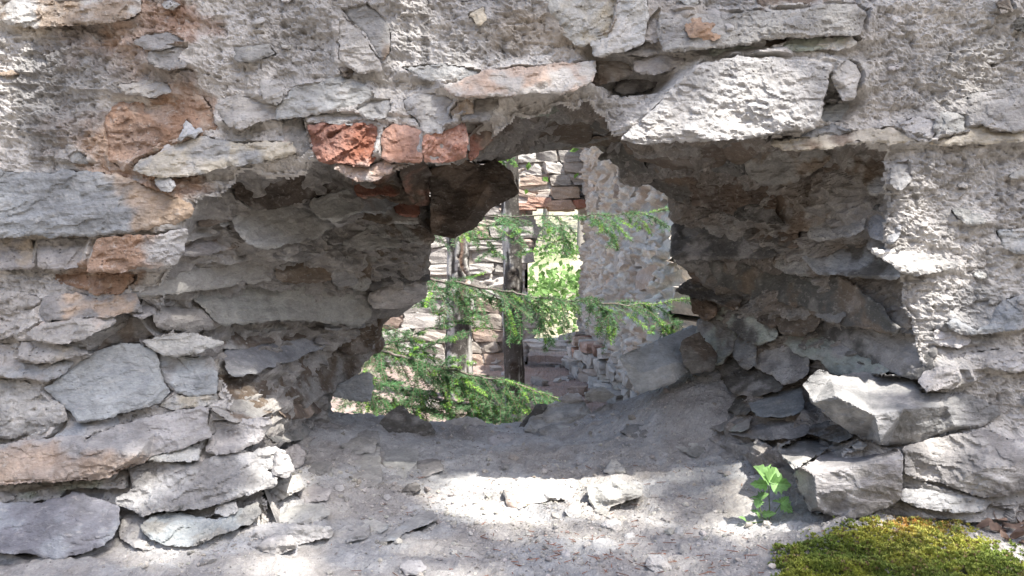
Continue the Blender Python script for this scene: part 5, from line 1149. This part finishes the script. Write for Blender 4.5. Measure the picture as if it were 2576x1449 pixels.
# bricks over the doorway
for k, (xa, za, w, h, c) in enumerate([(.36,1.07,.2,.075,'OR'),(.20,1.09,.18,.07,'BP'),(.40,1.16,.2,.09,'TN'),(.52,1.08,.12,.06,'BK'),(.10,1.06,.16,.05,'BP')]):
    o = bpy.data.objects.new('brick', POOL[k]); col.objects.link(o); o.parent = bwall; o.location = (xa+.6, -.06, za+.15); o.scale = (w, .14, h); o.color = (*CK[c], 1)
tr = bpy.data.objects.new('threshold', POOL[3]); col.objects.link(tr); tr.parent = bwall; tr.location = (.38+.6, -.10, .03+.15); tr.scale = (.5,.35,.08); tr.color = (.6,.58,.55,1)
swall = empty('ruined_wall', 'tall rough side wall beyond the hole on the right, seen edge on', 'wall', (.68, 3.0, -.15)); swall['kind'] = 'thing'
def top_s(u): return 1.9
print('side wall', laid(swall, 1.45, 4.55, -.15, 1.75, lambda u, z, k: ((.700-.012*u-k*1.3-.02*math.sin(z*5), u, z), R(90)), lambda u,z,w,h: False, gw, pal=FS, wr=(.10,.36), hr=(.04,.10), prot=.03, cmul=1.15))
rough_face('mortar', swall, np.arange(1.4,4.75,.012), np.arange(-.3,1.75,.009), lambda u,z,h: np.stack([.60-.012*u-.02*np.sin(z*5)-h*2.1, u, z],-1), boxq(.75,1.1,1.4,4.75,-.3,1.74), (.62,.575,.51), 5)
lwall = empty('ruined_wall', 'low rough stone footing beside the brown path beyond the hole', 'wall', (.42, 3.0, -.15)); lwall['kind'] = 'thing'
a0, a1 = np.array([.60,2.2]), np.array([.44,4.3]); dl_ = (a1-a0)/np.linalg.norm(a1-a0); an_ = math.atan2(dl_[1], dl_[0])
print('low wall', laid(lwall, 0, 2.1, -.18, .1, lambda u, z, k: ((a0[0]+.05+dl_[0]*u-k, a0[1]+dl_[1]*u, z), an_), lambda u,z,w,h: z > .14, gw, pal=FS+[(.38,.24,.18)], wr=(.05,.26), hr=(.03,.12), prot=.035))
rough_face('mortar', lwall, np.arange(0,2.1,.012), np.arange(-.3,.10,.01), lambda u,z,h: np.stack([a0[0]+dl_[0]*u-h, a0[1]+dl_[1]*u, z],-1), boxq(.62,.85,2.2,4.35,-.3,.09), (.47,.44,.41), 9)
print('walls', time.time()-T0)

# ------------------------------------------------------------------ green slope beyond the doorway, trees on it
n = 9000; x = g.uniform(-1.5,4.5,n); y = 5.3+9*g.random(n)**1.2
k = fbm(np.stack([x*.9,y*.9,0*x],-1),191,3) > .02; x, y = x[k], y[k]; n = len(x); z = ground_z(x,y)+g.uniform(.01,.16,n)
gb = np.random.default_rng(61)
bc = gb.normal(0,1,(900,3))*np.array([.42,.7,.5]); bc[:,2] = np.abs(bc[:,2])*.3; bx2, by2 = .52+bc[:,0], 6.9+bc[:,1]
x = np.concatenate([x, bx2]); y = np.concatenate([y, by2]); z = np.concatenate([z, ground_z(bx2, by2)+bc[:,2]+.02]); o = leafcloud('ground_cover', np.stack([x,y,z],-1), None, .07, gb, np.array([.15,.26,.08]))
tag(o, 'low leafy green plants covering the slope beyond the doorway', 'ground cover', kind='stuff')
for j in range(26):
    fx, fy = gb.uniform(-.55,.42), gb.uniform(2.3,4.4); fs = gb.uniform(.03,.10)
    o = bpy.data.objects.new('fallen_stone', POOL[j % 14]); col.objects.link(o); o.location = (fx, fy, ground_z(np.array([fx]), np.array([fy]))[0]+fs*.15); o.rotation_euler = (gb.uniform(-.3,.3), gb.uniform(-.3,.3), gb.uniform(0,6)); o.scale = (fs, fs*.7, fs*.45)
    o.color = (*(np.array(FC[gb.integers(len(FC))])*gb.uniform(.8,1.2)), 1); tag(o, 'small fallen stone on the brown ground between the birches and the far wall', 'stone', 'fallen stones beyond the hole')
for j, (tx, ty, r_, lab) in enumerate([(1.02,10.5,.055,'grey straight tree trunk on the slope, left of the pale one'),(1.55,11.5,.04,'thin pale tree trunk on the slope, right of the grey one'),(.6,13,.06,'distant tree at the top of the slope above the doorway'),(2.2,13.5,.07,'distant tree on the slope half hidden by the side wall'),(-.6,12,.08,'distant tree on the slope behind the far wall')]):
    zb = ground_z(np.array([tx]), np.array([ty]))[0]; t = empty('slope_tree', lab, 'tree', (tx,ty,zb-.05), 'trees on the far slope')
    v, f = tube(smooth_poly([(tx,ty,zb-.1),(tx+.03,ty,zb+1.2),(tx-.02,ty,zb+2.6),(tx+.05,ty,zb+4.2)],30), np.linspace(r_,r_*.4,30), 10)
    part('trunk', v, f, M_BARK, t, np.tile([.5,.49,.46] if j == 1 else [.24,.22,.2],(len(v),1)))
    leafcloud('crown', np.array([tx,ty,zb+3.6])+gb.normal(0,1,(900,3))*np.array([.8,.8,.7]), t, .12, gb, np.array([.12,.22,.05]))

# ------------------------------------------------------------------ the tree behind the viewer whose crown dapples the wall with shade
stree = empty('shade_tree', 'broad leaved tree standing behind the viewer whose crown dapples the wall', 'tree', (3.9,-4.4,.9))
LIT = [(1230,110,260,150,1),(1050,215,120,70,.85),(1960,240,160,110,.95),(2320,180,120,190,1),(2330,760,100,170,.7),(2450,1000,130,80,.6),(1370,1262,235,90,.93),(660,1210,90,120,.8),
       (520,770,150,45,.9),(330,960,210,75,.6),(80,850,120,170,.75),(60,90,100,60,.9),(650,150,170,90,.7),(1000,360,200,50,.6),(2110,1005,60,30,.9),(2150,1190,90,60,.8),(2400,1360,150,70,.8),
       (700,1400,100,50,.6),(1100,1400,250,60,.4),(300,60,120,60,.4),(1750,70,120,60,.5),(1930,1250,90,100,1),(2300,1350,150,80,.9)]
def litmap(px, py):
    r_ = np.zeros(len(px))
    for cx, cy, rx, ry, a in LIT: r_ = np.maximum(r_, a*sst(1.45, 1.0, np.sqrt(((px-cx)/rx)**2+((py-cy)/ry)**2)))
    return r_
gt = np.random.default_rng(11)
n = 700; Pw = np.stack([gt.uniform(-1.15,1.15,n), np.zeros(n), gt.uniform(-.05,1.15,n)],-1)
m = 2200; Pg = np.stack([gt.uniform(-1.1,1.1,m), gt.uniform(-.6,.45,m), np.full(m,.06)],-1)
PP = np.vstack([Pw, Pg]); px_, py_, _ = proj(PP); kp = gt.random(len(PP)) > litmap(px_, py_); kp[:n] &= ~inside(np.stack([px_, py_], -1)[:n], FR)
PP = PP[kp]; PP = PP + SUN*gt.uniform(7.,9.5,(len(PP),1))
ex = np.array([3.2,-3.7,7.6]) + gt.normal(0,1,(1500,3))*np.array([1.1,1.,.8]); qx, qy, _ = proj(ex - SUN*(ex[:,1:2]/SUN[1]))
vis = (qx > -200) & (qx < 2776) & (qy > -150) & (qy < 1600); ex = ex[~vis]
leafcloud('crown', np.vstack([PP, ex]), stree, .11, gt, np.array([.09,.17,.04]))
v, f = tube(smooth_poly([(3.9,-4.4,.5),(3.85,-4.35,2.5),(3.7,-4.2,4.6),(3.3,-3.8,6.6),(2.9,-3.4,8.2)],40), np.linspace(.2,.03,40), 14); part('trunk', v, f, M_BARK, stree, np.tile([.2,.17,.14],(len(v),1)))
lm = []
for k in range(9):
    c = PP[gt.integers(len(PP))]; s0 = np.array([3.7,-4.2,4.6])+ (np.array([3.1,-3.6,7.4])-np.array([3.7,-4.2,4.6]))*gt.random()
    v, f = tube(smooth_poly([s0, (s0+c)/2+np.array([0,0,.15]), c], 14), np.linspace(.03,.006,14), 6); lm.append((v, f, [.2,.17,.14]))
v, f, c = join(lm); part('limbs', v, f, M_BARK, stree, c)
print('done', time.time()-T0)
